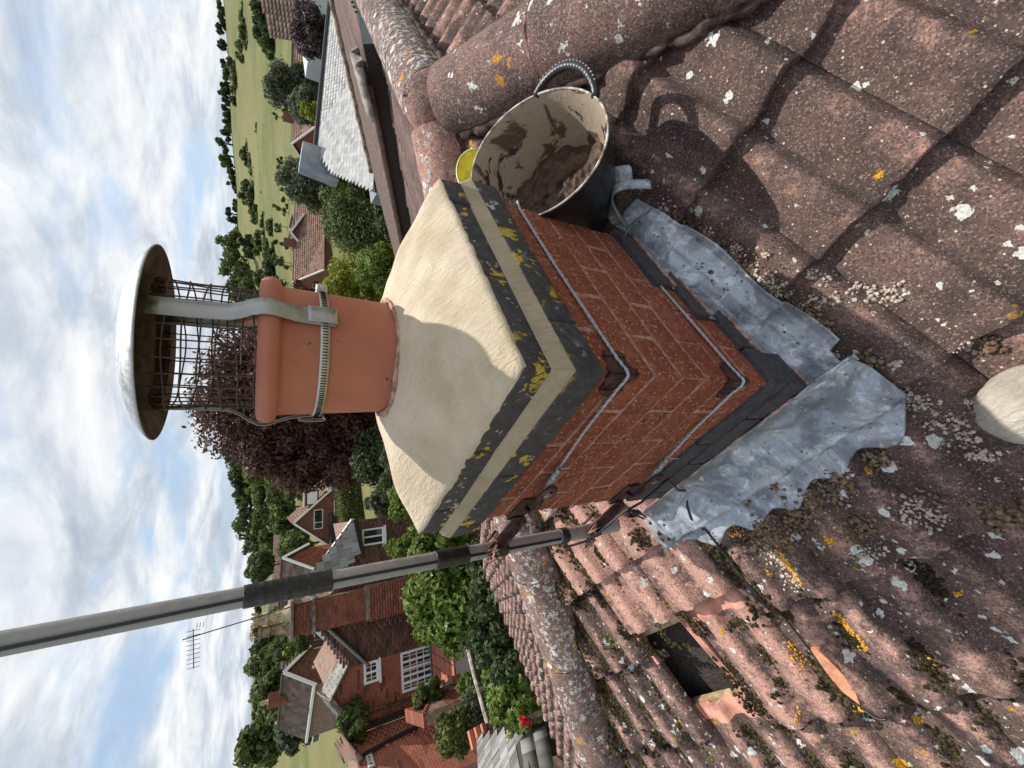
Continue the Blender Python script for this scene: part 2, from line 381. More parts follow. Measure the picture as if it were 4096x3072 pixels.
M['tile'] = tile_material(); M['ridge'] = ridge_material()
M['blue'] = engineering_material('dark engineering brick with lichen', True); M['blue2'] = engineering_material('dark engineering brick', False)
M['brick'] = brick_material('red chimney brick', (.235, .062, .036), (.335, .100, .058))
M['joint'] = simple('pinkish mortar joint', (.36, .19, .145), .95, var=.25, sc=60, bump=.001)
M['dirtjoint'] = simple('dark mossy mortar', (.085, .065, .05), .98, var=.4, sc=50, bump=.003, bsc=120)
M['bedding2'] = simple('old dark bedding mortar', (.085, .058, .048), .98, var=.5, sc=26, bump=.004, bsc=90)
M['bedding'] = simple('reddish mortar bedding', (.17, .095, .075), .98, var=.5, sc=22, bump=.004, bsc=90)
M['flaunch'] = mortar_cream('smooth cream mortar flaunching', (.50, .405, .275), (.63, .525, .385), True)
M['fillet'] = mortar_cream('cream mortar fillet', (.41, .325, .215), (.51, .415, .29))
M['lead'] = lead_material()
M['leadmortar'] = simple('mortar pointing along the lead', (.40, .23, .17), .95, var=.35, sc=45, bump=.002)
def pot_mat():
    t = MT('terracotta chimney pot', .62, 0, .3); n = t.noise(9, 5, .6); c = t.mix(t.ramp(n, .3, .7), (.40, .135, .082), (.47, .170, .105))
    c = t.mix(t.math('MULTIPLY', t.spots(40, .2, .12, .5, off=3.), .8), c, (.10, .05, .04))
    sp = t.N('ShaderNodeSeparateXYZ'); t.L(t.pos(), sp.inputs[0])
    e = t.math('MULTIPLY', t.ramp(t.math('ADD', sp.outputs[2], t.math('MULTIPLY', t.noise(18, 6, .7), .09)), .292, .268), t.ramp(t.noise(34, 5, .7, off=4.), .42, .50))
    c = t.mix(e, c, (.46, .34, .27)); t.base(c); t.bump(t.noise(220, 3, .6), .0007, .5); return t.m
M['pot'] = pot_mat()
M['cowl'] = steel_material('dull stainless cowl', (.47, .48, .49), .42, .10, .85)
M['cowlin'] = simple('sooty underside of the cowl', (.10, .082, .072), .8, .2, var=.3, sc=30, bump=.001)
M['gauze'] = steel_material('rusty brown wire mesh', (.13, .10, .085), .6, .9, .5)
M['galv'] = steel_material('galvanised steel strap', (.50, .49, .47), .45, .35, .8)
M['clip'] = steel_material('stainless band', (.58, .55, .50), .35, .2, .9)
M['slot'] = simple('dark slot', (.02, .018, .016), .9)
M['alu'] = steel_material('dull aluminium pole', (.40, .39, .385), .55, .10, .35)
M['wire'] = steel_material('galvanised wire rope', (.50, .53, .56), .42, 0, .7)
M['rust'] = simple('rusty brown painted steel', (.075, .036, .032), .62, .25, var=.35, sc=40, bump=.0015, bsc=110)
M['tape'] = simple('black tape', (.018, .018, .020), .42, var=.3, sc=60, bump=.001, bsc=80, spec=.5)
M['cable'] = simple('black cable', (.012, .013, .015), .45, spec=.5)
M['rubber'] = simple('black rubber tub', (.016, .016, .018), .38, var=.3, sc=30, bump=.0012, bsc=60, spec=.5)
M['yellow'] = simple('yellow plastic', (.78, .60, .02), .45, var=.12, sc=40)
M['dirt'] = simple('dry brown mortar crumbs', (.20, .135, .085), .98, var=.4, sc=90, bump=.003, bsc=260)
M['dirt2'] = simple('pale lichen crust', (.50, .42, .34), .98, var=.25, sc=90, bump=.003, bsc=260)
M['moss'] = attr_mat('brown green moss', (.026, .021, .010), (.105, .080, .030), (.165, .185, .045), bump=.004, bsc=240)
M['timber'] = simple('sawn batten', (.45, .33, .19), .85, var=.25, sc=30, bump=.001)
M['felt'] = simple('bitumen underfelt', (.050, .042, .036), .95, var=.35, sc=120, bump=.003, bsc=220)
M['cleanpink'] = simple('clean pink tile head', (.56, .27, .20), .9, var=.22, sc=18, bump=.0015, bsc=160)
M['shard'] = simple('orange broken tile', (.62, .28, .16), .92, var=.15, sc=30, bump=.003, bsc=90)
M['white'] = simple('white painted wood', (.78, .78, .76), .5, var=.05)
M['render'] = simple('grey slate grey render', (.22, .24, .27), .8, var=.08, sc=4)
def glass_mat():
    t = MT('dark window glass', .06, 0, .8); t.base(t.mix(t.ramp(t.noise(1.3, 3, .5), .4, .7), (.012, .014, .014), (.09, .085, .06))); return t.m
M['glass'] = glass_mat()
# ------------------------------------------------------------------ our roof: hipped, concrete tiles
SL = radians(24); Z0 = -0.72; TW = 0.2835; GA = 0.3255; TL = 0.42
def wave(u):
    """section of a tile across its width, u from 0 at the right edge to 1 at the left edge: two rolls"""
    w = (u * 2) % 1.0 if u < 1 else 1.0
    a = min(1, w / .17); up = a * a * (3 - 2 * a)
    b = min(1, max(0, (w - .34) / .50)); dn = b * b * (3 - 2 * b)
    return up * (1 - dn)
WH = 0.033
def tile_z(u, y):          # top surface above the roof plane; y runs up the tile from its nose
    return -0.054 + 0.046 * (1 - y / TL) + WH * wave(u) - (0.004 if y < 0.004 else 0)
def make_tile_mesh(name, chip, mats):
    rr = random.Random(chip)
    us = [i / 34 for i in range(35)]; ys = [0, .004, .03, .10, .20, .325, .36, TL]
    V = []; F = []; MI = []; n = len(us)
    for y in ys:
        for u in us:
            nose = 0.0
            if y < .03: nose = (0.0025 * sin(u * 9 + chip) + rr.uniform(-.0012, .0012) + (.010 * max(0, 1 - abs(u - (chip * .37 % 1)) / .05) if chip % 2 else 0)) * (1 - y / .03)
            V.append((TW * (1 - u) , y + nose, tile_z(u, y) + rr.uniform(-.0006, .0006)))
    nt = len(V)
    for y in ys:
        for u in us:
            x, yy, z = V[ys.index(y) * n + us.index(u)]
            V.append((x, yy + (.001 if y < .01 else 0), z - (0.027 if y < .1 else .018)))
    for j in range(len(ys) - 1):
        for i in range(n - 1):
            a, b, c, d = j * n + i, j * n + i + 1, (j + 1) * n + i + 1, (j + 1) * n + i
            F.append((a, d, c, b)); MI.append(1 if ys[j] >= .34 else 0)
            F.append((nt + a, nt + b, nt + c, nt + d)); MI.append(0)
    for i in range(n - 1):
        F.append((i, i + 1, nt + i + 1, nt + i)); MI.append(0)
        e = (len(ys) - 1) * n + i; F.append((e, nt + e, nt + e + 1, e + 1)); MI.append(1)
    for j in range(len(ys) - 1):
        a, b = j * n, (j + 1) * n; F.append((a, nt + a, nt + b, b)); MI.append(1 if ys[j] >= .34 else 0)
        a, b = j * n + n - 1, (j + 1) * n + n - 1; F.append((a, b, nt + b, nt + a)); MI.append(1 if ys[j] >= .34 else 0)
    me = bpy.data.meshes.new(name); me.from_pydata(V, [], F)
    for m in mats: me.materials.append(m)
    me.polygons.foreach_set('material_index', MI); me.polygons.foreach_set('use_smooth', [True] * len(F)); me.update()
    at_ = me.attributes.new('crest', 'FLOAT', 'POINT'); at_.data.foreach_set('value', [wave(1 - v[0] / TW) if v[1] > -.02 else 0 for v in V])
    me.set_sharp_from_angle(angle=radians(50)); return me
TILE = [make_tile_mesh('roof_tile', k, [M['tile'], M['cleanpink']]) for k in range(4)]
class Slope:
    def __init__(s, O, ey):
        s.O = Vector(O); s.ey = Vector(ey).normalized()
        h = Vector((s.ey.x, s.ey.y, 0)).normalized(); s.ez = (Vector((0, 0, 1)) - s.ey * s.ey.z).normalized(); s.ex = s.ey.cross(s.ez)
    def mat(s, x, y, z=0, tw=0.0):
        p = s.O + s.ex * x + s.ey * y + s.ez * z
        R = Matrix((s.ex, s.ey, s.ez)).transposed().to_4x4()
        return Matrix.Translation(p) @ R @ Matrix.Rotation(tw, 4, 'Z')
    def P(s, x, y, z=0): return s.O + s.ex * x + s.ey * y + s.ez * z
tS = tan(SL)
S = Slope((0, 0, Z0), (0, cos(SL), sin(SL)))
J = Vector((-.09, 1.45, -.075)); K = Vector((-1.2, .42, -.533)); K2 = Vector((-1.97, -.69, -1.03)); K3 = K + (K2 - K) * 2.2
JR = Vector((.62, .725, -.397)); JR3 = J + (JR - J) * 3.0
RP = Slope((J.x, J.y, J.z), (-cos(radians(24.4)), 0, sin(radians(24.4))))
LP = Slope((J.x, J.y, J.z), (cos(radians(23.5)), 0, sin(radians(23.5))))
gA = Vector((.45, .123)); LA = Slope((-1.28, .30, -.600), (gA.x, gA.y, gA.length ** 2))
roof = empty('tiled_roof', (0, 0, -1.2), 'brown hipped roof of big double-roll tiles that the chimney stands on', 'roof')
def hplane(A, B, inside):
    """vertical plane through A and B; returns (point, normal) with the normal away from inside"""
    d = (B - A); n = Vector((d.y, -d.x, 0)).normalized()
    if n.dot(Vector(inside) - A) > 0: n = -n
    return (Vector(A), n)
def lay(sl, cols, rows, clips, colour, x0=0.0, s0=0.0, special=None, parent=roof, jit=.002, twist=.004):
    for j in rows:
        for i in cols:
            x = x0 - TW * (i + 1); y = s0 + GA * j; dy = 0
            if special:
                sp = special(i, j)
                if sp is None: continue
                dy = sp
            rr = random.Random(i * 131 + j * 17 + int(x0 * 1000)); me = TILE[rr.randrange(4)]
            mw = sl.mat(x + rr.uniform(-jit, jit) * .5, y + dy + rr.uniform(-jit, jit), rr.uniform(-.001, .0015), rr.uniform(-twist, twist))
            cs = [mw @ Vector(q) for q in ((0, 0, 0), (TW, 0, 0), (TW, TL, 0), (0, TL, 0))]
            cut = []; out = False
            for (p, n) in clips:
                dd = [(c - p).dot(n) for c in cs]
                if min(dd) > 0: out = True; break
                if max(dd) > 0: cut.append((p, n))
            if out: continue
            if cut:
                bm = bmesh.new(); bm.from_mesh(me); inv = mw.inverted(); r3 = inv.to_3x3()
                for (p, n) in cut:
                    bmesh.ops.bisect_plane(bm, geom=bm.verts[:] + bm.edges[:] + bm.faces[:], plane_co=inv @ p, plane_no=(r3 @ n).normalized(), clear_outer=True)
                if not bm.faces: bm.free(); continue
                me = bpy.data.meshes.new('cut_tile'); bm.to_mesh(me); bm.free(); me.materials.clear(); me.materials.append(M['tile']); me.materials.append(M['cleanpink'])
            o = bpy.data.objects.new('roof_tile', me); COL.objects.link(o); o.parent = parent; o.matrix_parent_inverse = Matrix.Translation(-parent.location); o.matrix_basis = mw
            c = colour(cs[0].x + TW / 2, y, rr); o.color = (c[0], c[1], c[2], 1)
def colS(x, s, rr):
    pink = 0.02 + rr.uniform(0, .14); lich = .35; moss = .25
    if x < -.20:
        pink = .25; lich = .75; moss = .55
    if x < -.55:
        pink = .80 if s > -.5 else .62; lich = .85; moss = .6
        if x < -1.15 and s < -.3: pink = .22; moss = .6; lich = .9
        if s < -.9: pink *= .6
        if s > -.25: pink = .98; moss = .28; lich = .6
    if x < -.4 and s > .1: pink = .95
    if x > .2 and s > -.1: lich = .22; moss = .15
    return (pink, lich, moss)
def spS(i, j):
    # rows counted from nose s=.208 (j=0); the missing tile and the two pushed up to open it
    if (i, j) == (5, -3): return None
    if (i, j) == (5, -2) or (i, j) == (4, -2): return .100
    return 0
clS = [hplane(J, JR, (0, 0, 0)), hplane(J, K, (0, 0, 0)), hplane(K, K2, (0, 0, 0))]
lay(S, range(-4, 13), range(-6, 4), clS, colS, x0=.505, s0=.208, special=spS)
# the slope to the right of the ridge
colR = lambda x, s, rr: (.10 + rr.uniform(0, .2), .55, .2)
clR = [hplane(J, JR, (3, 2, 0)), hplane(J, J + Vector((0, 1, 0)), (3, 2, 0))]
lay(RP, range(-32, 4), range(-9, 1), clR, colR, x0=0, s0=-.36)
# the slope to the left beyond the left hip
clA = [hplane(K, K2, (-4, 0, 0)), hplane(J, K, (-4, 1, 0)), (Vector((0, 1.05, 0)), Vector((0, 1, 0)))]
colA = lambda x, s, rr: (.30, .55, .75)
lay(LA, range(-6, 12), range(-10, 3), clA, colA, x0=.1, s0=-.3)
clL = [hplane(J, J + Vector((0, 1, 0)), (-4, 3, 0)), (Vector((0, 2.2, 0)), Vector((0, -1, 0)))]
colL = lambda x, s, rr: (.30, .25, .2)
# ribbed slope beyond: raised a little over ours, ends in a verge; too fine to pick apart -> joined courses
def joined_tiles(name, sl, w, y0, y1, x0, x1, mats, parent, rolls=.15, hgt=.02, gauge=.325, kind='stuff', step=.018, lift=0.0, res=6):
    nx = max(2, int(abs(x1 - x0) / rolls * res)); rows = max(1, int(abs(y1 - y0) / gauge)); V = []; Q = []; A = []
    for r in range(rows):
        ya = y0 + (y1 - y0) * r / rows; yb = y0 + (y1 - y0) * (r + 1) / rows
        b = len(V)
        for (y, dz) in ((ya, step - .02), (ya, step), (yb, 0.0)):
            for i in range(nx + 1):
                x = x0 + (x1 - x0) * i / nx; z = hgt * (wave(((x / rolls) % 1.0) * .5) if hgt else 0)
                V.append(sl.P(x, y, z + dz + lift))
        for k in range(2):
            for i in range(nx):
                Q.append((b + k * (nx + 1) + i, b + k * (nx + 1) + i + 1, b + (k + 1) * (nx + 1) + i + 1, b + (k + 1) * (nx + 1) + i)); A.append(random.random())
    me = np_mesh(name, np.array([tuple(v) for v in V]), np.array(Q), mats, np.array(A), smooth=False)
    o = link(name, me, parent); 
    if kind: o['kind'] = kind
    return o
M['ribtile'] = simple('plain brown ribbed tile', (.155, .105, .090), .9, var=.18, sc=14, bump=.003, bsc=60)
nt_roof = empty('neighbour_roof', (-2.4, 6, -1), 'brown ribbed roof slope of the joined house, falling away beyond the ridge', 'roof')
joined_tiles('tile_courses', LP, 0, -4.6, -.13, -2.15, -9.5, [M['ribtile']], nt_roof, rolls=.15, hgt=.022, lift=.10)
joined_tiles('tile_courses', LP, 0, -4.6, -.13, -.2, -2.2, [M['ribtile']], nt_roof, rolls=.15, hgt=.022, lift=-.03)
mb = MB()
pts = [LP.P(-9.5, y, .17 + .01 * sin(y * 9)) for y in np.linspace(-4.6, -.05, 30)]
mb.tube(pts, [.05 + .012 * random.random() for _ in pts], 8); mb.build('verge_mortar', simple('rough verge mortar', (.26, .20, .15), .95, var=.4, sc=8, bump=.01, bsc=30), nt_roof, smooth=True)
mb = MB(); pts = [LP.P(-2.14, y, .125) for y in np.linspace(-4.6, -.55, 12)]; mb.tube(pts, .028, 8)
mb.build('verge_capping', M['ribtile'], nt_roof, smooth=True)
mb = MB(); mb.grid(lambda u, v: LP.P(-2.16, -4.6 + 4.3 * u, -.06 + .17 * v), 8, 1); mb.build('verge_board', M['felt'], nt_roof)
mb = MB()      # lump of lifted tile at the top of that verge
mb.grid(lambda u, v: LP.P(-2.0 - .55 * u, -.75 + .35 * v, .13 + .035 * sin(u * 11) + .02 * v), 18, 3)
o = mb.build('verge_end_tile', simple('grey cement', (.30, .27, .24), .95, var=.3, sc=14, bump=.004), nt_roof, smooth=True)
md = o.modifiers.new('t', 'SOLIDIFY'); md.thickness = .03
# felt and battens under the tiles
mb = MB(); mb.prism([S.P(-2.6, -2.2, -.13), S.P(2.2, -2.2, -.13), S.P(1.4, .4, -.13), S.P(-.05, 1.50, -.13), S.P(-1.1, .5, -.13)], S.ez * -.02)
mb.build('underfelt', M['felt'], roof)
for k in range(5):
    s_ = -.368 - k * GA
    mb = MB(); mb.box(S.P(-.95, s_, -.070), (1.3, .048, .022), (S.ex, S.ey, S.ez)); mb.build('batten', M['timber'], roof)
mb = MB()
for dx in (.006, .018, .030): mb.box(S.P(-.91 - dx, -.555, -.026 - dx * .25), (.006, .42, .012), (S.ex, S.ey, S.ez))
mb.build('interlock', M['cleanpink'], roof)
mb = MB(); mb.box(S.P(-1.19, -.40, -.03), (.014, .17, .02), (S.ex, S.ey, S.ez)); mb.build('interlock', M['cleanpink'], roof)
mb = MB(); mb.grid(lambda u, v: S.P(-.93 - .25 * u, -.46 - .31 * v, -.118 + .012 * sin(u * 5 + 1) * v - .02 * u), 8, 8); o = mb.build('sarking', M['felt'], roof, smooth=True)
# ridge and hip tiles
def ridge_run(P, Q, n, r0=.122, lich=.6, pink=.3, up=Vector((0, 0, 1)), drop=.0, parent=roof, gap=.006):
    P = Vector(P); Q = Vector(Q); X = (Q - P).normalized(); Yv = up.cross(X).normalized(); Zv = X.cross(Yv); L = (Q - P).length / n
    for k in range(n):
        rr = random.Random(int(P.x * 977 + k * 31 + P.y * 131)); V = []; F = []; m = 20; seg = 8
        for t_ in (0, 1):
            for a in range(seg + 1):
                f = a / seg; R = r0 - .016 * t_ + rr.uniform(-.0012, .0012)
                for b in range(m + 1):
                    th = radians(-8) + (pi + radians(16)) * b / m
                    x = k * L + f * (L - gap); V.append(P + X * x + Yv * (R * cos(th)) + Zv * (R * sin(th) * .98 + drop + rr.uniform(-.0005, .0005)))
        w = m + 1; h = (seg + 1) * w
        for a in range(seg):
            for b in range(m):
                i = a * w + b; F.append((i, i + w, i + w + 1, i + 1)); F.append((h + i, h + i + 1, h + i + w + 1, h + i + w))
        for b in range(m):
            F.append((b, b + 1, h + b + 1, h + b)); e = seg * w + b; F.append((e, h + e, h + e + 1, e + 1))
        for a in range(seg):
            i = a * w; F.append((i, h + i, h + i + w, i + w)); i = a * w + m; F.append((i, i + w, h + i + w, h + i))
        mb = MB(); mb.add(V, F); o = mb.build('ridge_tile', M['ridge'], parent, auto=50)
        o.color = (pink + rr.uniform(-.1, .1), lich + rr.uniform(-.1, .1), 0, 1)
        if k:
            mb = MB(); mb.tube([P + X * (k * L - gap / 2) + Yv * ((r0 - .006) * cos(a)) + Zv * ((r0 - .006) * sin(a) + drop) for a in np.linspace(0, pi, 14)], .0065, 6)
            mb.build('joint_mortar', M['bedding'], parent, smooth=True)
    # bedding on both sides
    for sgn in (-1, 1):
        mb = MB(); nn = max(20, int((Q - P).length * 34)); rr = random.Random(5)
        mb.tube([P + X * ((Q - P).length * i / nn) + Yv * (sgn * (r0 + .000 + rr.uniform(-.006, .008))) + Zv * (drop - .022 + rr.uniform(-.006, .006)) for i in range(nn + 1)], [.017 + rr.uniform(-.006, .006) for _ in range(nn + 1)], 7)
        mb.build('bedding_mortar', M['bedding2'], parent, smooth=True)
dR = (JR - J).normalized()
ridge_run(J + dR * .10 + Vector((0, 0, -.012)), J + dR * 2.78 + Vector((0, 0, -.012)), 6, r0=.127, lich=.55, pink=.25)
dK = (K - J).normalized()
ridge_run(J + dK * .08 + Vector((0, 0, -.01)), K + Vector((0, 0, -.02)), 3, r0=.118, lich=.75, pink=.75)
dK2 = (K2 - K).normalized()
ridge_run(K + Vector((0, 0, -.02)), K + dK2 * 2.7 + Vector((0, 0, -.02)), 6, r0=.122, lich=.95, pink=.35)
ridge_run(J + Vector((0, .05, -.005)), J + Vector((0, 9.6, -.005)), 21, r0=.122, lich=1.0, pink=.25)
mb = MB(); rr = random.Random(3)
def jl(u, v):
    th = u * 2 * pi; ph = v * pi / 2; r = .128 + .008 * sin(3 * th + 1) + rr.uniform(-.002, .002)
    return J + Vector((r * cos(th) * cos(ph), r * sin(th) * cos(ph), -.03 + (r + .018) * sin(ph)))
mb.grid(jl, 32, 10); o = mb.build('junction_mortar', M['ridge'], roof, smooth=True); o.color = (.5, .8, 0, 1)
# ------------------------------------------------------------------ the chimney stack
A_, B_ = .5411, .5469; CXY = Vector((-.2735, .272))
stack = empty('chimney_stack', (-A_ / 2, B_ / 2, -.75), 'red brick chimney stack with two dark oversailing courses and a fresh cream mortar cap', 'chimney stack')
def brickbox(name, x0, x1, y0, y1, z0, z1, mat, jit=.0022, bev=.004, parent=stack):
    mb = MB(); mb.box(((x0 + x1) / 2, (y0 + y1) / 2, (z0 + z1) / 2), (x1 - x0, y1 - y0, z1 - z0), jit=jit)
    bm = bmesh.new(); me = mb.mesh(name, mat); bm.from_mesh(me)
    bmesh.ops.bevel(bm, geom=bm.edges[:], offset=bev, segments=2, affect='EDGES', profile=.6)
    bm.to_mesh(me); bm.free(); me.polygons.foreach_set('use_smooth', [True] * len(me.polygons)); me.set_sharp_from_angle(angle=radians(60))
    return link(name, me, parent)
def course(z0, z1, out, pattern_l, pattern_r, mat, name='brick', th=.10, bev=.004):
    """lengths run from the front corner; first of pattern_l belongs to the corner brick's long side"""
    g = .010; o = out
    # left face (y = -o), x from +o leftwards
    x = o + random.uniform(-.001, .001); first = True; tot = -A_ - o
    corner_r = pattern_r[0]
    for k, L in enumerate(pattern_l):
        xe = x - L
        if xe < tot + .02: xe = tot
        dep = corner_r if k == 0 else (B_ + 2 * o if False else th)
        brickbox(name, xe, x, -o + random.uniform(-.001, .001), -o + (corner_r if k == 0 else th), z0, z1, mat, bev=bev)
        x = xe - g
        if x < tot + .02: break
    y = -o + corner_r + g; tot = B_ + o
    for k, L in enumerate(pattern_r[1:]):
        ye = y + L
        if ye > tot - .02: ye = tot
        brickbox(name, o - th + random.uniform(-.001, .001), o + random.uniform(-.001, .001), y, ye, z0, z1, mat, bev=bev)
        y = ye + g
        if y > tot - .02: break
    # the two far faces
    brickbox(name, -A_ - o, -A_ - o + th, -o + th + .01, B_ + o - .0, z0, z1, mat, bev=bev)
    brickbox(name, -A_ - o + th + .01, o - th - .01, B_ + o - th, B_ + o, z0, z1, mat, bev=bev)
mb = MB(); mb.box((-A_ / 2, B_ / 2, -.43), (A_ - .005, B_ - .005, .88)); core = mb.build('mortar_core', M['joint'], stack)
HX, ST = .1025, .215
for k in range(7):
    zt = -.006 - .075 * k
    if k % 2: course(zt - .067, zt, 0, [HX, ST, ST, ST], [ST, ST, HX, ST], M['brick'])
    else: course(zt - .067, zt, 0, [ST, ST, .10, ST], [HX, ST, ST, ST], M['brick'])
# dark courses at the foot of the front face, stepped along the side
def slip(name, x0, x1, y0, y1, z0, z1): return brickbox(name, x0, x1, y0, y1, z0, z1, M['blue2'], jit=.0012, bev=.0025)
for (za, zb, js) in ((-.581, -.516, [0, .235, .425, A_]), (-.655, -.585, [0, .12, .335, .50, A_])):
    for a, b in zip(js[:-1], js[1:]):
        x1 = -a - .003 if a else .014
        slip('dark_brick', -b + (.002 if b < A_ else -.006), x1, -.014 if za < -.6 else -.010, .09, za, zb)
mb = MB()
def pstrip(y0, y1, z0, z1, skew, x=.013, t_=.05):
    return MB().prism([Vector((x, y0, z0)), Vector((x, y1 + skew, z0)), Vector((x, y1, z1)), Vector((x, y0, z1))], (-t_, 0, 0))
for (y0, y1, z0, z1, sk) in ((.312, .56, -.438, -.380, 0), (.203, .352, -.488, -.444, .040), (.102, .215, -.561, -.513, .030), (.092 - .090, .098, -.581, -.516, 0), (.0, .030, -.655, -.588, .020)):
    pstrip(y0, y1, z0, z1, sk, x=.015 if y0 > .001 else .0146).build('dark_brick', M['blue2'], stack, bevel=.003)
# bricks that fill down the side between the steps
for (y0, y1, z0, z1) in ((.012, .547, -.585, -.532), (.10, .547, -.655, -.59)): brickbox('brick', -.10, .0008, y0, y1, z0, z1, M['brick'])
# oversailing courses
OL, OU = .023, .0096
course(0.0, .0619, OL, [.300, .215, .215], [.1025, .060, .215, .215], M['blue'], 'dark_brick', bev=.005)
course(.080, .1375, OU, [.215, .215, .12], [.215, .235, .12], M['blue'], 'dark_brick', bev=.004)
mb = MB(); mb.box((-A_ / 2, B_ / 2, .03), (A_ + 2 * OL - .006, B_ + 2 * OL - .006, .055)); mb.box((-A_ / 2, B_ / 2, .105), (A_ + 2 * OU - .006, B_ + 2 * OU - .006, .06)); mb.build('mortar_core', M['dirtjoint'], stack)
# fillet of mortar between the courses
def fil():
    mb = MB(); rr = random.Random(2); per = []
    def ring(o, z, jz, jo):
        x0, x1, y0, y1 = -A_ - o, o, -o, B_ + o; pts = []
        for (a, b) in (((x1, y0), (x0, y0)), ((x0, y0), (x0, y1)), ((x0, y1), (x1, y1)), ((x1, y1), (x1, y0))):
            for i in range(60):
                f = i / 60; d = rr.uniform(-jo, jo)
                pts.append(Vector((a[0] + (b[0] - a[0]) * f + d, a[1] + (b[1] - a[1]) * f + d, z + rr.uniform(-jz, jz))))
        return pts
    R = [ring(OL - .002, .058, 0, 0), ring(OL + .0005, .0630, .0012, .0008), ring(OL - .001, .067, .001, .0006), ring((OL + OU) / 2 + .001, .078, .0006, .0006), ring(OU + .0025, .089, .001, .0006), ring(OU - .001, .0915, 0, 0)]
    n = len(R[0])
    for i in range(len(R) - 1):
        mb.add(R[i] + R[i + 1], [(j, (j + 1) % n, n + (j + 1) % n, n + j) for j in range(n)])
    bm_ = mb.build('mortar_fillet', M['fillet'], stack, smooth=True); return bm_
fixn(fil())
# flaunching
def flaunch():
    nth, ns = 144, 26; V = []; F = []; rr = random.Random(9); o = OU - .0005; zc = .240; ze = .1400
    for j in range(ns + 1):
        s_ = j / ns
        for i in range(nth):
            th = 2 * pi * i / nth; c, s1 = cos(th), sin(th)
            hx, hy = A_ / 2 + o, B_ / 2 + o
            R = min(hx / max(abs(c), 1e-6), hy / max(abs(s1), 1e-6)); r = .115 + (R - .115) * s_
            # corners of the pyramid stay as soft arrises
            k = (R - hx) / (hx * .414); f = s_ ** (1.50 - .25 * k)
            z = zc + (ze - zc) * f + .010 * k * sin(pi * s_) + .0022 * sin(th * 7 + s_ * 9) * sin(pi * s_) + .0015 * sin(th * 17 - s_ * 13) * sin(pi * s_)
            if j == ns: z += rr.uniform(-.0025, .0012); r += rr.uniform(-.0012, .0012)
            V.append(Vector((-A_ / 2 + r * c, B_ / 2 + r * s1, z)))
    for j in range(ns):
        for i in range(nth): F.append((j * nth + i, j * nth + (i + 1) % nth, (j + 1) * nth + (i + 1) % nth, (j + 1) * nth + i)[::-1])
    b = len(V); base = ns * nth
    for i in range(nth): V.append(V[base + i] + Vector((0, 0, -.006)))
    for i in range(nth): F.append((base + i, b + i, b + (i + 1) % nth, base + (i + 1) % nth))
    V.append(Vector((-A_ / 2, B_ / 2, .24))); 
    mb = MB(); mb.add(V, F); return mb.build('flaunching', M['flaunch'], stack, smooth=True)
fixn(flaunch())
mb = MB(); rr = random.Random(4)
mb.tube([Vector((CXY.x + (.1195) * cos(a), CXY.y + (.1195) * sin(a), .240 + .002 * sin(a * 5))) for a in np.linspace(0, 2 * pi, 49)[:-1]], [.0055 + rr.uniform(-.002, .002) for _ in range(48)], 6, closed=True)
mb.build('collar_mortar', M['leadmortar'], stack, smooth=True)
# corner plates, wire rope
def plate(z):
    mb = MB(); n = 10; h = .034
    for sgn in (0, 1):
        V = []; prof = [(-.0, 1.0), (.012, 1.0), (.026, .72), (.040, .80), (.052, .55), (.058, 0.0)]
        for (d, hh) in prof:
            for q in (1, -1):
                V.append(Vector((.0035, d - .0035, z + q * h * hh)) if sgn == 0 else Vector((-d + .0035, -.0035, z + q * h * hh)))
        for i in range(len(prof) - 1): mb.add([V[2 * i], V[2 * i + 1], V[2 * i + 3], V[2 * i + 2]], [(0, 1, 2, 3)])
    o = mb.build('corner_plate', M['rust']); fixn(o); md = o.modifiers.new('t', 'SOLIDIFY'); md.thickness = .003; return o
def rope(name, pts, r=.0026, parent=None, tw=True):
    """a laid wire rope: three strands twisted together"""
    P = []; 
    for a, b in zip(pts[:-1], pts[1:]):
        n = max(1, int((Vector(b) - Vector(a)).length / .0045))
        for i in range(n): P.append(Vector(a).lerp(Vector(b), i / n))
    P.append(Vector(pts[-1])); mb = MB()
    for k in range(3):
        q = []
        for i, p in enumerate(P):
            t_ = (P[min(i + 1, len(P) - 1)] - P[max(i - 1, 0)]).normalized(); a = Vector((0, 0, 1)) if abs(t_.z) < .9 else Vector((1, 0, 0)); u = a.cross(t_).normalized(); v = t_.cross(u)
            ph = i * .62 + k * 2 * pi / 3; q.append(p + u * (r * .55 * cos(ph)) + v * (r * .55 * sin(ph)))
        mb.tube(q, r * .62, 5)
    return mb.build(name, M['wire'], parent, smooth=True)
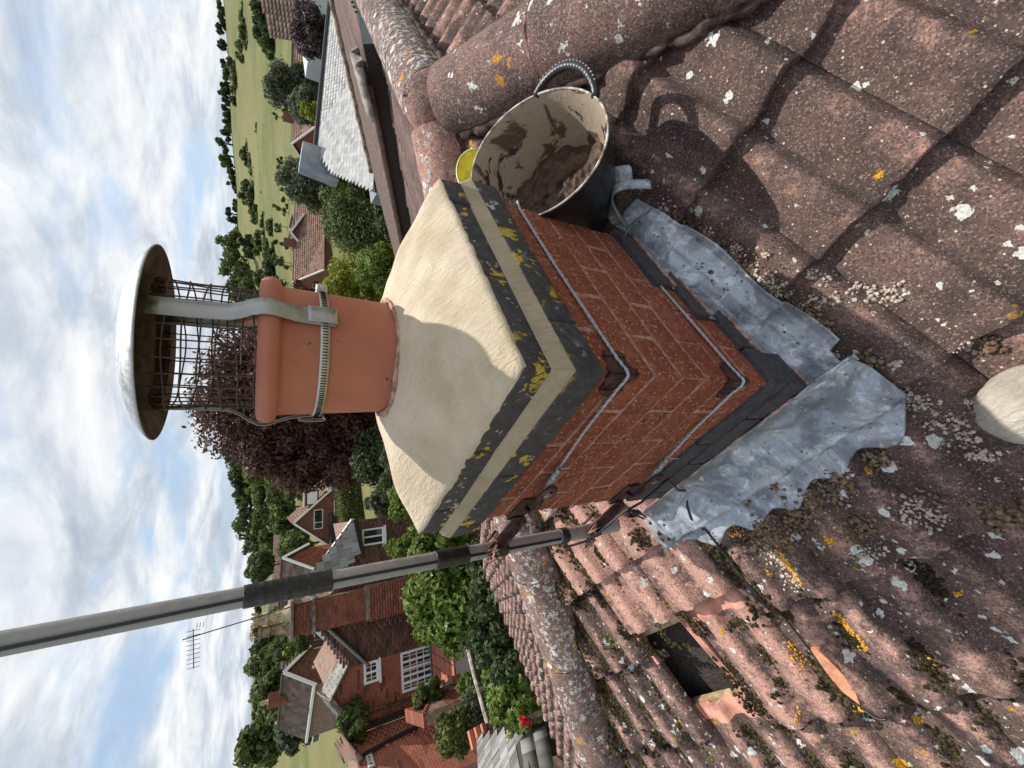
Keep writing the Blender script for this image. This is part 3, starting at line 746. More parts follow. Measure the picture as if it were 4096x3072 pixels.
for zi, (zc, zl, zr, yr) in enumerate(((-.066, -.106, -.056, .552), (-.404, -.456, -.392, .55))):
    lab = ('upper', 'lower')[zi]
    w = empty('lashing_wire', (0, 0, zc), lab + ' galvanised wire rope strapped round the brick chimney over a rusty corner plate', 'wire rope')
    pl = plate(zc); pl.name = 'corner_plate'; pl.parent = w; pl.matrix_parent_inverse = Matrix.Translation(-w.location)
    xl = -.372; cut = -.30
    pts = [(.012, yr, zr - .004), (.0085, yr - .03, zr), (.006, .30, (zr + zc) / 2 + .002), (.0075, .03, zc), (.0095, -.002, zc - .002), (.007, -.008, zc - .003), (-.003, -.0105, zc - .004), (-.03, -.0085, zc - .006), (-.16, -.008, zc + (zl - zc) * .45), (xl + .075, -.013, zl + .006)]
    rope('rope', pts, .0030, w)
    # twisted tail
    mb = MB(); a = Vector((xl + .085, -.013, zl + .008)); b = Vector((xl + .006, -.020, zl - .002))
    for ph, rad_ in ((0, .0062), (2.1, .0072), (4.2, .0058)):
        q = [a.lerp(b, f) + Vector((.002 * cos(f * 40 + ph), rad_ * cos(f * 58 + ph), rad_ * (0.7 + .6 * f) * sin(f * 58 + ph))) for f in np.linspace(0, 1, 90)]
        mb.tube(q, .0012, 5)
    for k in range(4):
        c = b + Vector((.002 - .004 * k, -.004, -.002)); q = [c + Vector((.003 * sin(a2 * 1.0 + k), .012 * cos(a2), .014 * sin(a2))) for a2 in np.linspace(0, 2 * pi * .9, 18)]; mb.tube(q, .0013, 5)
    for k in range(4):
        c = a + Vector((.0, -.002, 0)); mb.tube([c, c + Vector((.012 + .003 * k, -.006 - .002 * k, .010 - .007 * k))], .0011, 5)
    mb.build('twisted_tail', M['wire'], w, smooth=True)
# eye bolts and aerial brackets on the left corner
PX, PY = -.712, -.021
for zi, zb in enumerate((-.116, -.470)):
    br = empty('pole_bracket', (-A_, -.02, zb), ('upper', 'lower')[zi] + ' rusty steel aerial bracket reaching from the chimney corner to the grey pole', 'bracket')
    mb = MB(); mb.box((-A_ + .045 , -.004, zb), (.10, .006, .052)); mb.box((-A_ - .006, .03, zb), (.006, .078, .052)); mb.build('corner_angle', M['rust'], br, bevel=.002)
    mb = MB(); c = Vector((-.372, -.02, zb + .010))
    q = [Vector((-A_ + .055, -.004, zb)), Vector((-A_ + .07, -.030, zb + .002)), Vector((-.43, -.034, zb + .006))] + [c + Vector((-.030 + .030 * (1 - cos(a)) , 0, 0)) + Vector((0, -.013 * sin(a) * 0 - .012, .016 * sin(a))) for a in np.linspace(0, 5.2, 16)]
    mb.tube(q, .0062, 8); mb.build('hook_bolt', M['rust'], br, smooth=True)
    mb = MB(); mb.bar((-A_ + .01, -.012, zb), (PX + .026, PY - .004, zb + .012), .004, .034); mb.bar((-A_ + .012, -.020, zb - .014), (PX + .026, PY - .010, zb - .004), .024, .004); mb.build('arm', M['rust'], br, bevel=.001)
    mb = MB(); zz = zb + .008
    q = [Vector((PX + .055, PY - .034, zz))] + [Vector((PX + .0250 * cos(a), PY + .0250 * sin(a), zz + .004 * sin(a))) for a in np.linspace(-1.35, -1.35 - 3.75, 20)] + [Vector((PX + .055, PY + .028, zz))]
    mb.tube(q, .0042, 8); mb.build('u_bolt', M['rust'], br, smooth=True)
    mb = MB(); rr = random.Random(zi)
    for k in range(9):
        p0 = Vector((PX + .035 + rr.uniform(-.02, .03), PY - .02 + rr.uniform(-.02, .02), zb + .015)); mb.tube([p0, p0 + Vector((rr.uniform(-.03, .03), rr.uniform(-.02, .0), rr.uniform(0, .03))), p0 + Vector((rr.uniform(-.04, .04), rr.uniform(-.03, .01), rr.uniform(-.02, .03)))], [.004, .003, .0007], 5)
    mb.build('old_cement', M['leadmortar'], br, smooth=True)
pole = empty('aerial_pole', (PX, PY, -.60), 'tall dull aluminium aerial pole with black cable and tape, left of the chimney', 'pole')
mb = MB(); r = .0205
mb.lathe([(r - .003, -.592), (r, -.592), (r, 6.2), (r - .003, 6.2), (r - .003, -.592)], (PX, PY, 0), 32); mb.build('tube', M['alu'], pole, auto=40)
def onp(ang, z, rr_=r + .0035): return Vector((PX + rr_ * cos(ang), PY + rr_ * sin(ang), z))
fa = atan2(CW.y - PY, CW.x - PX)      # towards us
mb = MB(); mb.tube([onp(fa - .25 + .12 * sin(z * 5) , z, r + .0032) for z in np.linspace(-.34, 6.1, 120)], .0036, 8); mb.build('coax_cable', M['cable'], pole, smooth=True)
for (z0, z1, k) in ((-.035, .055, 12), (.305, .475, 11), (-.155, -.125, 2), (-.375, -.350, 2)):
    mb = MB(); rr = random.Random(int(z0 * 1000)); prof = []
    n = max(6, int((z1 - z0) / .004))
    for i in range(n + 1):
        z = z0 + (z1 - z0) * i / n; prof.append((r + .0026 + .0012 * (i % k == 0) + rr.uniform(-.0003, .0004), z))
    mb.lathe([(r - .001, z0)] + prof + [(r - .001, z1)], (PX, PY, 0), 40)
    # bulge over the cable
    V = mb.v
    for i, p in enumerate(V):
        a = atan2(p[1] - PY, p[0] - PX); d = abs((a - fa + .25 + pi) % (2 * pi) - pi)
        if d < .45:
            ex = .0055 * (1 - d / .45); V[i] = (p[0] + cos(a) * ex, p[1] + sin(a) * ex, p[2])
    mb.build('tape', M['tape'], pole, smooth=True)
# black cable looping from the lower bracket over the lead and down the tiles
cab = MB()
cp = [(PX + .03, PY - .04, -.36), (-.62, -.05, -.44), (-.55, -.035, -.475), (-.50, -.05, -.50), (-.46, -.03, -.50), (-.44, -.03, -.505), (-.40, -.035, -.53), (-.375, -.045, -.62), (-.40, -.09, -.70)]
CABTAIL = cp
# ------------------------------------------------------------------ pot and cowl
pot = empty('chimney_pot', (CXY.x, CXY.y, .20), 'orange terracotta roll-top chimney pot bedded in the cream mortar cap', 'chimney pot')
mb = MB(); mb.lathe([(a * .907, b) for a, b in ((.1045, .20), (.1225, .20), (.1245, .24), (.1275, .32), (.1305, .40), (.1315, .4285), (.1335, .4315), (.1400, .4330), (.1455, .4385), (.1478, .4470), (.1462, .4560), (.1405, .4630), (.130, .4655), (.118, .4655), (.1135, .460), (.1125, .43), (.1045, .20))], (CXY.x, CXY.y, 0), 96)
o = mb.build('pot_body', M['pot'], pot, auto=60); fixn(o)
mb = MB(); mb.lathe([(.10, .21), (0.0001, .21)], (CXY.x, CXY.y, 0), 24); mb.build('flue_dark', M['slot'], pot)
cowl = empty('chimney_cowl', (CXY.x, CXY.y, .34), 'stainless steel rain cowl with rusty bird mesh strapped over the chimney pot', 'cowl')
mb = MB(); mb.lathe([(.0005, .6450), (.040, .6440), (.08, .6400), (.110, .6335), (.136, .6235), (.153, .6125), (.1588, .6075), (.1595, .6050), (.1575, .6050)], (CXY.x, CXY.y, 0), 96); o = mb.build('dome', M['cowl'], cowl, smooth=True); fixn(o)
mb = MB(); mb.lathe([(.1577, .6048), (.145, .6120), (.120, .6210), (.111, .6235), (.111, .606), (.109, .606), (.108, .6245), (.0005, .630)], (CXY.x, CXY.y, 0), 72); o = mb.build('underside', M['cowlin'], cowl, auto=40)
def cpt(a, z, r_): r_ *= .907; return Vector((CXY.x + r_ * cos(a), CXY.y + r_ * sin(a), z))
mb = MB(); rr = random.Random(8); nv = 26
for k in range(nv):
    a = 2 * pi * k / nv + rr.uniform(-.012, .012); mb.tube([cpt(a, z, .1165 + .0012 * sin(z * 60 + k)) for z in np.linspace(.440, .616, 8)], .0013, 5)
for k in range(8):
    z0 = .446 + .0235 * k; q = [cpt(a, z0 + .0028 * sin(a * 2 + k) + .0014 * sin(a * 5 + k * 2), .1182) for a in np.linspace(0, 2 * pi, 73)[:-1]]; mb.tube(q, .0013, 5, closed=True)
mb.build('bird_mesh', M['gauze'], cowl, smooth=True)
va = atan2(CW.y - CXY.y, CW.x - CXY.x)
for k, a in enumerate((va + radians(31), va - radians(90), va + radians(151))):
    prof = [(.608, .1215), (.59, .1215), (.54, .1220), (.505, .1240), (.488, .1330), (.475, .1450), (.460, .1530), (.445, .1530), (.430, .1475), (.41, .1400), (.39, .1365), (.37, .1350), (.350, .1345)]
    w = .0158; mb = MB(); V = []
    for (z, r_) in prof:
        for sg in (-1, 0, 1):
            c = cpt(a, z, r_); V.append(c + Vector((-sin(a), cos(a), 0)) * (w * sg) - Vector((cos(a), sin(a), 0)) * (.0009 if sg else 0))
    F = [(i * 3 + j, i * 3 + j + 1, i * 3 + j + 4, i * 3 + j + 3) for i in range(len(prof) - 1) for j in range(2)]
    mb.add(V, F); o = mb.build('strap', M['galv'], cowl, smooth=True); md = o.modifiers.new('t', 'SOLIDIFY'); md.thickness = .0016; md.offset = 1
    prof = [(.350, .1360), (.3475, .1400), (.350, .1432), (.358, .1440), (.372, .1440), (.388, .1432), (.394, .1430)]; V = []
    for (z, r_) in prof:
        for sg in (-1, 1): V.append(cpt(a, z, r_) + Vector((-sin(a), cos(a), 0)) * (w * sg))
    mb = MB(); mb.add(V, [(2 * i, 2 * i + 1, 2 * i + 3, 2 * i + 2) for i in range(len(prof) - 1)]); o = mb.build('strap_hook', M['galv'], cowl, smooth=True); md = o.modifiers.new('t', 'SOLIDIFY'); md.thickness = .0016; md.offset = 0
mb = MB(); mb.lathe([(a * .907, b) for a, b in ((.1300, .3585), (.1338, .3585), (.1344, .3600), (.1346, .3720), (.1340, .3735), (.1300, .3735), (.1300, .3585))], (CXY.x, CXY.y, 0), 96); o = mb.build('clamp_band', M['clip'], cowl, auto=40); fixn(o)
mb = MB()
for k in range(150):
    a = 2 * pi * k / 150; mb.box(cpt(a, .366, .1348), (.0010, .0017, .0088), (Vector((cos(a), sin(a), 0)), Vector((-sin(a), cos(a), 0)), Vector((0, 0, 1))))
o = mb.build('band_slots', M['slot'], cowl); o['kind'] = 'stuff'
a = va + radians(76); X = Vector((cos(a), sin(a), 0)); Y = Vector((-sin(a), cos(a), 0)); Z = Vector((0, 0, 1))
mb = MB(); mb.box(cpt(a, .367, .1400), (.012, .026, .018), (X, Y, Z)); mb.tube([cpt(a, .367, .1415) + Y * -.015, cpt(a, .367, .1415) + Y * .024], .0048, 10); mb.build('worm_screw', M['clip'], cowl, bevel=.002)
# ------------------------------------------------------------------ surface of the tiles, for what lies on them
def tile_top(x, s_):
    i = math.floor((.505 - x) / TW); u = ((.505 - x) / TW) - i
    j = math.floor((s_ - .208) / GA); y = s_ - (.208 + GA * j)
    return tile_z(u, y)
def on_tiles(x, s_, h=0.0): return S.P(x, s_, tile_top(x, s_) + h)
# ------------------------------------------------------------------ lead
lead = empty('lead_flashing', (-.25, 0, -.72), 'weathered grey lead apron and side flashing dressed over the tiles below the chimney', 'lead flashing')
def soft_top(x, s_, r_=.022):
    v = [max(tile_top(x + a, s_ + b) for b in (0, .02)) for a in (-.045, -.03, -.015, 0, .015, .03, .045)]; return max(tile_top(x, s_), .55 * sum(v) / 7 + .45 * max(v[2:5]))
def apron():
    x0, x1 = -.655, .115; nu, nv = 130, 34
    def f(u, v):
        x = x0 + (x1 - x0) * u
        edge = -.180 - .012 * sin((x + .02) / TW * 2 * 2 * pi) - .018 * max(0, sin((x - .2) * 9)) + (.06 * max(0, (u - .90) / .10) ** 2) + (.05 * max(0, (.06 - u) / .06))
        if v < .18:
            t_ = v / .18; return Vector((x, -.0165 - .012 * t_ ** 2 + .0015 * sin(x * 50), -.652 - .045 * t_ + .002 * sin(x * 31)))
        t_ = (v - .18) / .82; y0 = -.028; yy = y0 + (edge - y0) * t_; s_ = yy / cos(SL)
        p = S.P(x, s_, soft_top(x, s_) + .0045 + .0015 * sin(x * 17 + yy * 25) * t_ * (1 - t_) * 3)
        if t_ < .12: p.z = p.z * (t_ / .12) + (-.697) * (1 - t_ / .12)
        return p
    mb = MB(); mb.grid(f, nu, nv); o = mb.build('lead_apron', M['lead'], lead, smooth=True); md = o.modifiers.new('t', 'SOLIDIFY'); md.thickness = .003; md.offset = -1
apron()
def side():
    top = [(-.02, -.66), (0, -.655), (.085, -.605), (.09, -.560), (.20, -.535), (.205, -.487), (.30, -.467), (.310, -.438), (.335, -.44), (.48, -.445), (.62, -.42)]
    ys = [p[0] for p in top]; zs = [p[1] for p in top]
    def f(u, v):
        y = -.015 + .635 * u; zt = float(np.interp(y, ys, zs)); s_ = y / cos(SL)
        xe = .113 + .007 * sin(y * 21) - .025 * max(0, (u - .86) / .14) + (-.03 if .0 < y < .035 else 0)
        if v < .25:
            t_ = v / .25; zb = Z0 + tS * y + .022; return Vector((.0095 + .006 * t_ * t_, y, zt + (zb - zt) * t_))
        t_ = (v - .25) / .75; x = .0155 + (xe - .0155) * t_; p = S.P(x, s_, soft_top(x, s_) + .0065 + .0012 * sin(y * 14 + x * 20))
        if t_ < .25: k = t_ / .25; p.z = p.z * k + (Z0 + tS * y + .022) * (1 - k)
        return p
    mb = MB(); mb.grid(f, 130, 26); o = mb.build('side_flashing', M['lead'], lead, smooth=True); md = o.modifiers.new('t', 'SOLIDIFY'); md.thickness = .003; md.offset = 1
    mb = MB(); rr = random.Random(3)
    for (a, b, z0, z1) in ((.31, .545, -.440, -.441), (.205, .355, -.491, -.492), (.10, .215, -.564, -.565), (.0, .04, -.657, -.658)):
        mb.tube([Vector((.0165 + rr.uniform(-.001, .001), a + (b - a) * i / 14, z0 + (z1 - z0) * i / 14 + rr.uniform(-.0015, .0015))) for i in range(15)], [.0042 + rr.uniform(-.0015, .0015) for _ in range(15)], 6)
    mb.tube([Vector((.01 - .665 * i / 40, -.0170 + rr.uniform(-.001, .001), -.6575 + rr.uniform(-.0015, .0015))) for i in range(41)], [.0042 + rr.uniform(-.002, .002) for _ in range(41)], 6)
    mb.build('pointing', M['leadmortar'], lead, smooth=True)
side()
def backcurl():    # the gutter piece turned up at the back corner
    def f(u, v):
        a = u * pi * 1.05; x = .02 + .135 * (1 - u) * .9 + .012 * sin(v * 9); y = .560 + .10 * v + .035 * sin(a)
        z = Z0 + tS * y + .050 + .055 * sin(a) * (1 - .6 * v) - .01 * v
        return Vector((x, y, z))
    mb = MB(); mb.grid(f, 26, 14); o = mb.build('turned_up_corner', M['lead'], lead, smooth=True); md = o.modifiers.new('t', 'SOLIDIFY'); md.thickness = .004
    mb = MB(); mb.grid(lambda u, v: Vector((.008 + .10 * u, .53 + .025 * v + .01 * sin(u * 5), -.405 - .020 * u - .02 * v)), 12, 6); o = mb.build('turned_up_corner', M['lead'], lead, smooth=True); md = o.modifiers.new('t', 'SOLIDIFY'); md.thickness = .003
backcurl()
def soaker():   # lead at the left, beyond the apron
    def f(u, v):
        x = -.655 - .06 * u; yy = -.02 - (.14 + .02 * sin(u * 6)) * v; s_ = yy / cos(SL); return S.P(x, s_, soft_top(x, s_) + .004 + .004 * sin(u * 9))
    mb = MB(); mb.grid(f, 14, 14); o = mb.build('lead_tab', M['lead'], lead, smooth=True); md = o.modifiers.new('t', 'SOLIDIFY'); md.thickness = .003
soaker()
# ------------------------------------------------------------------ tub of mortar
TC = Vector((.079, .705, -.134)); TN = Vector((.487, -.199, 1)).normalized(); TX = TN.cross(Vector((1, 0, 0))).normalized(); TY = TN.cross(TX)
tub = empty('mortar_tub', TC - TN * .27, 'black flexible rubber tub of wet brown mortar wedged behind the chimney', 'tub')
def tubp(a, h, r_, flare=0):
    """h: 0 at the rim to -.27 at the foot"""
    k = 1 + h / .27 * 1.0; e = .058 * max(0, k)
    x = r_ * (1 + e) * cos(a); y = r_ * (1 - e) * sin(a); ca, sa = cos(.724), sin(.724)
    return TC + TX * (x * ca - y * sa) + TY * (x * sa + y * ca) + TN * h
prof = [(0, .190), (-.010, .188), (-.05, .183), (-.10, .175), (-.16, .163), (-.22, .149), (-.262, .138), (-.27, .130)]
mb = MB(); n = 80; V = []; F = []
full = [(0.0, .1935), (-.006, .1945), (-.012, .192)] + prof[2:] + [(-.272, .05), (-.272, .001)]
inner = [(0.0, .1905), (-.012, .1860)] + [(h, r_ - .0042) for (h, r_) in prof[2:6]] 
for (h, r_) in full: V += [tubp(2 * pi * k / n, h, r_) for k in range(n)]
F += [(i * n + k, i * n + (k + 1) % n, (i + 1) * n + (k + 1) % n, (i + 1) * n + k) for i in range(len(full) - 1) for k in range(n)]
mb.add(V, F); o = mb.build('tub_shell', M['rubber'], tub, smooth=True); fixn(o)
def inner_mat():
    t = MT('mortar smeared inside of the tub', .55, 0, .4)
    a = t.ramp(t.noise(9, 6, .6, .5), .385, .42); f = t.ramp(t.noise(45, 4, .7, off=3.), .5, .68)
    c = t.mix(a, (.022, .022, .025), (.36, .29, .215)); c = t.mix(t.math('MULTIPLY', f, .3), c, (.20, .15, .10))
    w = t.ramp(t.noise(9, 5, .6, .6, off=6.), .55, .60); c = t.mix(t.math('MULTIPLY', w, a), c, (.105, .066, .042))
    t.base(c); t.bump(t.math('ADD', a, t.noise(60, 5, .7)), .003, .9); return t.m
mb = MB(); V = []
for (h, r_) in inner: V += [tubp(2 * pi * k / n, h, r_) for k in range(n)]
mb.add(V, [(i * n + k, (i + 1) * n + k, (i + 1) * n + (k + 1) % n, i * n + (k + 1) % n) for i in range(len(inner) - 1) for k in range(n)]); mb.build('smeared_wall', inner_mat(), tub, smooth=True)
mb = MB(); mb.tube([tubp(2 * pi * k / 90, .0015, .1922) for k in range(90)], .0028, 8, closed=True); mb.build('rim', simple('mortar-whitened rubber rim', (.42, .39, .34), .7, var=.5, sc=40, bump=.001), tub, smooth=True)
def wet():
    t = MT('wet brown mortar', .62, 0, .4); nn = t.noise(26, 6, .7); t.base(t.mix(t.ramp(nn, .35, .65), (.062, .037, .023), (.135, .085, .055)))
    t.bump(t.math('ADD', t.noise(40, 6, .7), t.math('MULTIPLY', t.voro(34, 'Distance', feat='F1'), 1.4)), .010, 1.0); return t.m
rr = random.Random(6); V = []; F = []; nr = 34
from mathutils import noise as mn
for j in range(nr + 1):
    rho = j / nr
    for k in range(n):
        a = 2 * pi * k / n; p = tubp(a, -.150, .158 * rho)
        h = .020 * (mn.noise(p * 14) + .6 * mn.noise(p * 34) + .35 * mn.noise(p * 80)) + .028 * rho ** 2 * cos(a - 2.2) - .02 * (1 - rho)
        d = abs((p - TC).dot(TX) - .02); h -= .030 * max(0, 1 - d / .010)   # the cut of the trowel
        V.append(p + TN * h)
F = [(i * n + k, i * n + (k + 1) % n, (i + 1) * n + (k + 1) % n, (i + 1) * n + k) for i in range(nr) for k in range(n)]
mb = MB(); mb.add(V, F); o = mb.build('wet_mortar', wet(), tub, smooth=True)
# handle nearest the hip, dimpled grip
def handle(ac, nm, lift=.058):
    mb = MB(); q = []
    for i in range(25):
        f = i / 24; a = ac + (f - .5) * .98; out = .1935 + lift * sin(pi * f) ** .8; q.append(tubp(a, -.004 + .030 * sin(pi * f), out))
    mb.tube(q, [.0105 + .001 * sin(pi * i / 24) for i in range(25)], 12); o = mb.build('handle', M['rubber'], tub, smooth=True)
    m2 = MB()
    for i in range(3, 22):
        for sg in (-.7, .7):
            a2 = q[i]; t_ = (q[i + 1] - q[i - 1]).normalized(); b_ = TN.cross(t_).normalized(); d = (TN + b_ * sg * .9).normalized()
            m2.tube([a2 + d * .0095, a2 + d * .0125], [.0034, .0024], 8)
    m2.build('grip_dimples', simple('grey dusty grip', (.34, .36, .37), .6, var=.2, sc=60), tub, smooth=True)
best = min(range(360), key=lambda k: ((lambda v: hypot(2048 - FL * v.dot(CU) / v.dot(CF) - 2275, 1536 - FL * v.dot(CR) / v.dot(CF) - 370))(tubp(radians(k), 0, .20) - CW)))
handle(radians(best), 'handle', .042); handle(radians(best + 180), 'handle', .03)
# yellow plastic trowel behind
ty = empty('gauging_trowel', (-.05, .78, -.12), 'bright yellow plastic float showing between the cap and the black tub', 'float')
Pc = at_depth(1905, 690, 1.33)
mb = MB(); X = CR * .9 + CU * .25; X.normalize(); Yv = (CU * .9 - CR * .3).normalized()
pts = [Pc + X * (.075 * cos(a)) + Yv * (.062 * sin(a)) for a in np.linspace(-.4, pi + .4, 24)]
mb.prism(pts, Vector((-.004, .006, -.004))); o = mb.build('blade', M['yellow'], ty, bevel=.002); fixn(o)
mb = MB(); q = [p + CW * 0 for p in pts]; mb.tube(pts, .0028, 6); mb.build('rolled_edge', simple('pale yellow worn edge', (.82, .78, .35), .5), ty, smooth=True)
# ------------------------------------------------------------------ black cable on down over the tiles
def path_tiles(l, h=.006): return [on_tiles(a, b, h) for (a, b) in l]
def G(px, py):      # spot of the photograph on the tiles -> (x, s)
    q = on_plane(px, py, Vector((0, -tS, 1)), Z0); return (q.x, q.y / cos(SL))
cpts = [Vector(p) for p in CABTAIL[:8]]
tl = [G(*q) for q in ((2752, 1962), (2762, 2010), (2790, 2080), (2860, 2160), (2930, 2240), (3000, 2330), (3080, 2410), (3160, 2510), (3240, 2610), (3330, 2700), (3400, 2775), (3460, 2820), (3520, 2838), (3560, 2836))]
fine = []
for (a, b) in zip(tl[:-1], tl[1:]):
    for i in range(6): fine.append((a[0] + (b[0] - a[0]) * i / 6, a[1] + (b[1] - a[1]) * i / 6))
tp = path_tiles(fine, .009)
sm = [(tp[max(i - 2, 0)] + tp[max(i - 1, 0)] + tp[i] + tp[min(i + 1, len(tp) - 1)] + tp[min(i + 2, len(tp) - 1)]) / 5 + Vector((0, 0, .002)) for i in range(len(tp))]
cb = empty('aerial_cable', (-.45, -.05, -.7), 'loose black aerial cable tied at the lower bracket and running down over the tiles', 'cable')
start = [Vector(p) for p in ((PX + .03, PY - .045, -.33), (-.66, -.065, -.42), (-.60, -.05, -.455), (-.545, -.04, -.478), (-.48, -.045, -.492), (-.42, -.04, -.505), (-.375, -.03, -.52))]
mb = MB(); mb.tube(start + [start[-1].lerp(sm[0], .6) + Vector((0, -.01, .02))] + sm, .0036, 8); mb.build('cable_run', M['cable'], cb, smooth=True)
mb = MB(); c = Vector((-.52, -.045, -.485))
for k in range(3): mb.tube([c + Vector((.016 * cos(a + k), -.008 - .004 * k, .020 * sin(a + k) - .004 * k)) for a in np.linspace(0, 5.4, 22)], .0030, 6)
mb.tube([c, c + Vector((-.012, -.02, -.03)), c + Vector((-.015, -.028, -.052))], .0028, 6); mb.tube([c, c + Vector((.004, -.022, -.032)), c + Vector((-.002, -.03, -.048))], .0028, 6)
mb.build('cable_knot', M['cable'], cb, smooth=True)
# broken bit of tile
x_, s_ = G(3340, 2680)
mb = MB(); p0 = on_tiles(x_, s_, .012); outl = [(-.018, .075), (.004, .070), (.016, .03), (.022, -.01), (.020, -.055), (.010, -.092), (-.016, -.055), (-.020, .0)]
rotz = radians(-12)
P_ = [p0 + S.ex * (a * cos(rotz) - b * sin(rotz)) + S.ey * (a * sin(rotz) + b * cos(rotz)) + S.ez * (.004 * sin(b * 40)) for a, b in outl]
mb.prism(P_, S.ez * -.016); o = mb.build('broken_tile', M['shard'], None, bevel=.0015); fixn(o); tag(o, 'orange sliver of broken tile lying beside the black cable', 'broken tile')
# ------------------------------------------------------------------ moss, crumbs
_ico = bmesh.new(); bmesh.ops.create_icosphere(_ico, subdivisions=1, radius=1.0); _iv = np.array([v.co[:] for v in _ico.verts]); _if = np.array([[v.index for v in f.verts] for f in _ico.faces]); _ico.free()
_ico = bmesh.new(); bmesh.ops.create_icosphere(_ico, subdivisions=2, radius=1.0); _iv2 = np.array([v.co[:] for v in _ico.verts]); _if2 = np.array([[v.index for v in f.verts] for f in _ico.faces]); _ico.free()
def clumps(name, pts, rad, mats, flat=.7, jit=.35, hi=False, attr=None, ez=None):
    iv, ifc = (_iv2, _if2) if hi else (_iv, _if)
    pts = np.array([tuple(p) for p in pts]); n = len(pts); rad = np.asarray(rad) * np.ones(n)
    V = iv[None] * (1 + RNG.uniform(-jit, jit, (n, len(iv), 1))) * rad[:, None, None]
    z = np.array(tuple(ez or Vector((0, 0, 1)))); V = V - (V @ z)[..., None] * z * (1 - flat)
    V = V + pts[:, None, :]; Q = ifc[None] + (np.arange(n) * len(iv))[:, None, None]
    a = attr if attr is not None else RNG.uniform(0, 1, n)
    return np_mesh(name, V.reshape(-1, 3), Q.reshape(-1, 3), mats, np.repeat(a, len(ifc)), smooth=False)
rr = random.Random(12); mp = []; mr = []; ma = []
def in_S(x, s_, m=.10):
    p = S.P(x, s_); return all((p - q).dot(n_) < -m for q, n_ in clS)
def moss_at(x, s_, n, sx, sy, r0=.005, col=None):
    if not in_S(x, s_): return
    n = int(n * 2.2); r0 *= 1.05
    for _ in range(n):
        a = x + rr.gauss(0, sx); b = s_ + rr.gauss(0, sy); mp.append(on_tiles(a, b, rr.uniform(-.003, .004))); mr.append(r0 * rr.uniform(.5, 1.5)); ma.append((rr.random() * .8 if col is None else min(1, max(0, col + rr.uniform(-.15, .15)))))
# valleys of the mossy courses on the left
for i in range(2, 11):
    for half in (0, .5):
        for j in range(-5, 1):
            xv = .505 - TW * (i + half + .475 + 0) ; sv = .208 + GA * j
            if xv > -.42 and not (sv < -.7 and xv > -.6): 
                if rr.random() < .75: continue
            am = (1.0 if xv < -.9 else .55) * (.45 if (sv > -.2 and xv > -1.1) else 1.1)
            if (i, j) == (5, -3): continue
            for k in range(7):
                if rr.random() > am * .62: continue
                sk = sv + .02 + GA * (k + rr.uniform(-.4, .4)) / 7
                moss_at(xv + rr.uniform(-.012, .02), sk, int(26 * rr.uniform(.5, 1.4)), .011, .020, .0050, col=rr.choice([.1, .2, .3, .5, .9]) if rr.random() < .5 else None)
            # along the nose joint below
            if rr.random() < .7 * am: moss_at(xv + .03, sv - .012, int(26 * rr.uniform(.4, 1.5)), .03, .006, .0052)
for k in range(60):       # joint of the left hip
    f = rr.uniform(0.0, 1.0); p = K + (K2 - K) * f * 1.6 + Vector((.15, -.03, 0)); moss_at(p.x, p.y / cos(SL), 22, .02, .025, .006)
for q, n_, a_ in (((2700, 2110), 60, .02), ((2790, 2130), 80, .02), ((2840, 2170), 60, .02), ((2920, 2260), 50, .015), ((3050, 2380), 70, .014), ((3130, 2450), 40, .012), ((2660, 2040), 60, .02), ((3290, 2690), 50, .014), ((3380, 2760), 40, .014), ((2560, 2150), 40, .015), ((2410, 2400), 70, .02), ((2450, 2440), 60, .015)):
    x_, s_ = G(*q); moss_at(x_, s_, n_, a_, a_ * 1.3, .0055)
me = clumps('moss', mp, mr, M['moss'], ez=S.ez, attr=np.array(ma)); o = link('moss', me); tag(o, 'brown and green moss grown along the hollows of the old tiles', 'moss', kind='stuff')
# crumbs of old mortar and crusty lichen by the lead
cp_, cr_ = [], []; lp_, lr_ = [], []
def crumb(px, py, n, sd, r0, dst=None, h=0.004):
    x_, s_ = G(px, py); P_, R_ = dst if dst else (cp_, cr_)
    for _ in range(n):
        a = x_ + rr.gauss(0, sd); b = s_ + rr.gauss(0, sd); P_.append(on_tiles(a, b, h + rr.uniform(0, .004))); R_.append(r0 * rr.uniform(.35, 1.3))
for (px, py, n, sd, r0) in ((2800, 960, 60, .014, .006), (2850, 1010, 60, .015, .006), (2900, 1040, 50, .014, .006), (2950, 1090, 40, .012, .006), (3040, 1180, 40, .010, .006), (3130, 1260, 60, .010, .007), (3230, 1285, 50, .010, .007), (3280, 1300, 30, .009, .007), (2680, 880, 40, .016, .005),
    (3470, 1440, 40, .012, .006), (3520, 1860, 50, .014, .006), (3330, 1920, 70, .015, .007), (3090, 1960, 50, .014, .006), (3230, 1800, 24, .007, .006), (3280, 2000, 90, .018, .0065), (3430, 2120, 80, .018, .006), (3060, 2110, 70, .02, .006), (2980, 2150, 70, .02, .006), (3150, 2150, 60, .02, .006), (3000, 2000, 30, .01, .006), (3180, 2060, 90, .018, .006), (3260, 1850, 20, .008, .005),
    (3690, 1990, 10, .01, .004), (3960, 1390, 30, .010, .006), (4060, 2060, 60, .018, .007), (3950, 2010, 30, .02, .005), (3760, 2010, 20, .012, .004)):
    crumb(px, py, n, sd, r0)
for _ in range(260):
    crumb(rr.uniform(2620, 3350), 0 + rr.uniform(0, 1) * 0 + 0, 0, 0, 0)
    f = rr.random(); crumb(2640 + 700 * f + rr.gauss(0, 60), 820 + 520 * f + rr.gauss(0, 50), 2, .005, .0028)
o = link('mortar_crumbs', clumps('crumbs', cp_, cr_, M['dirt'], ez=S.ez, jit=.45, flat=.8)); tag(o, 'brown crumbs of raked-out mortar scattered on the tiles round the lead', 'crumbs', kind='stuff')
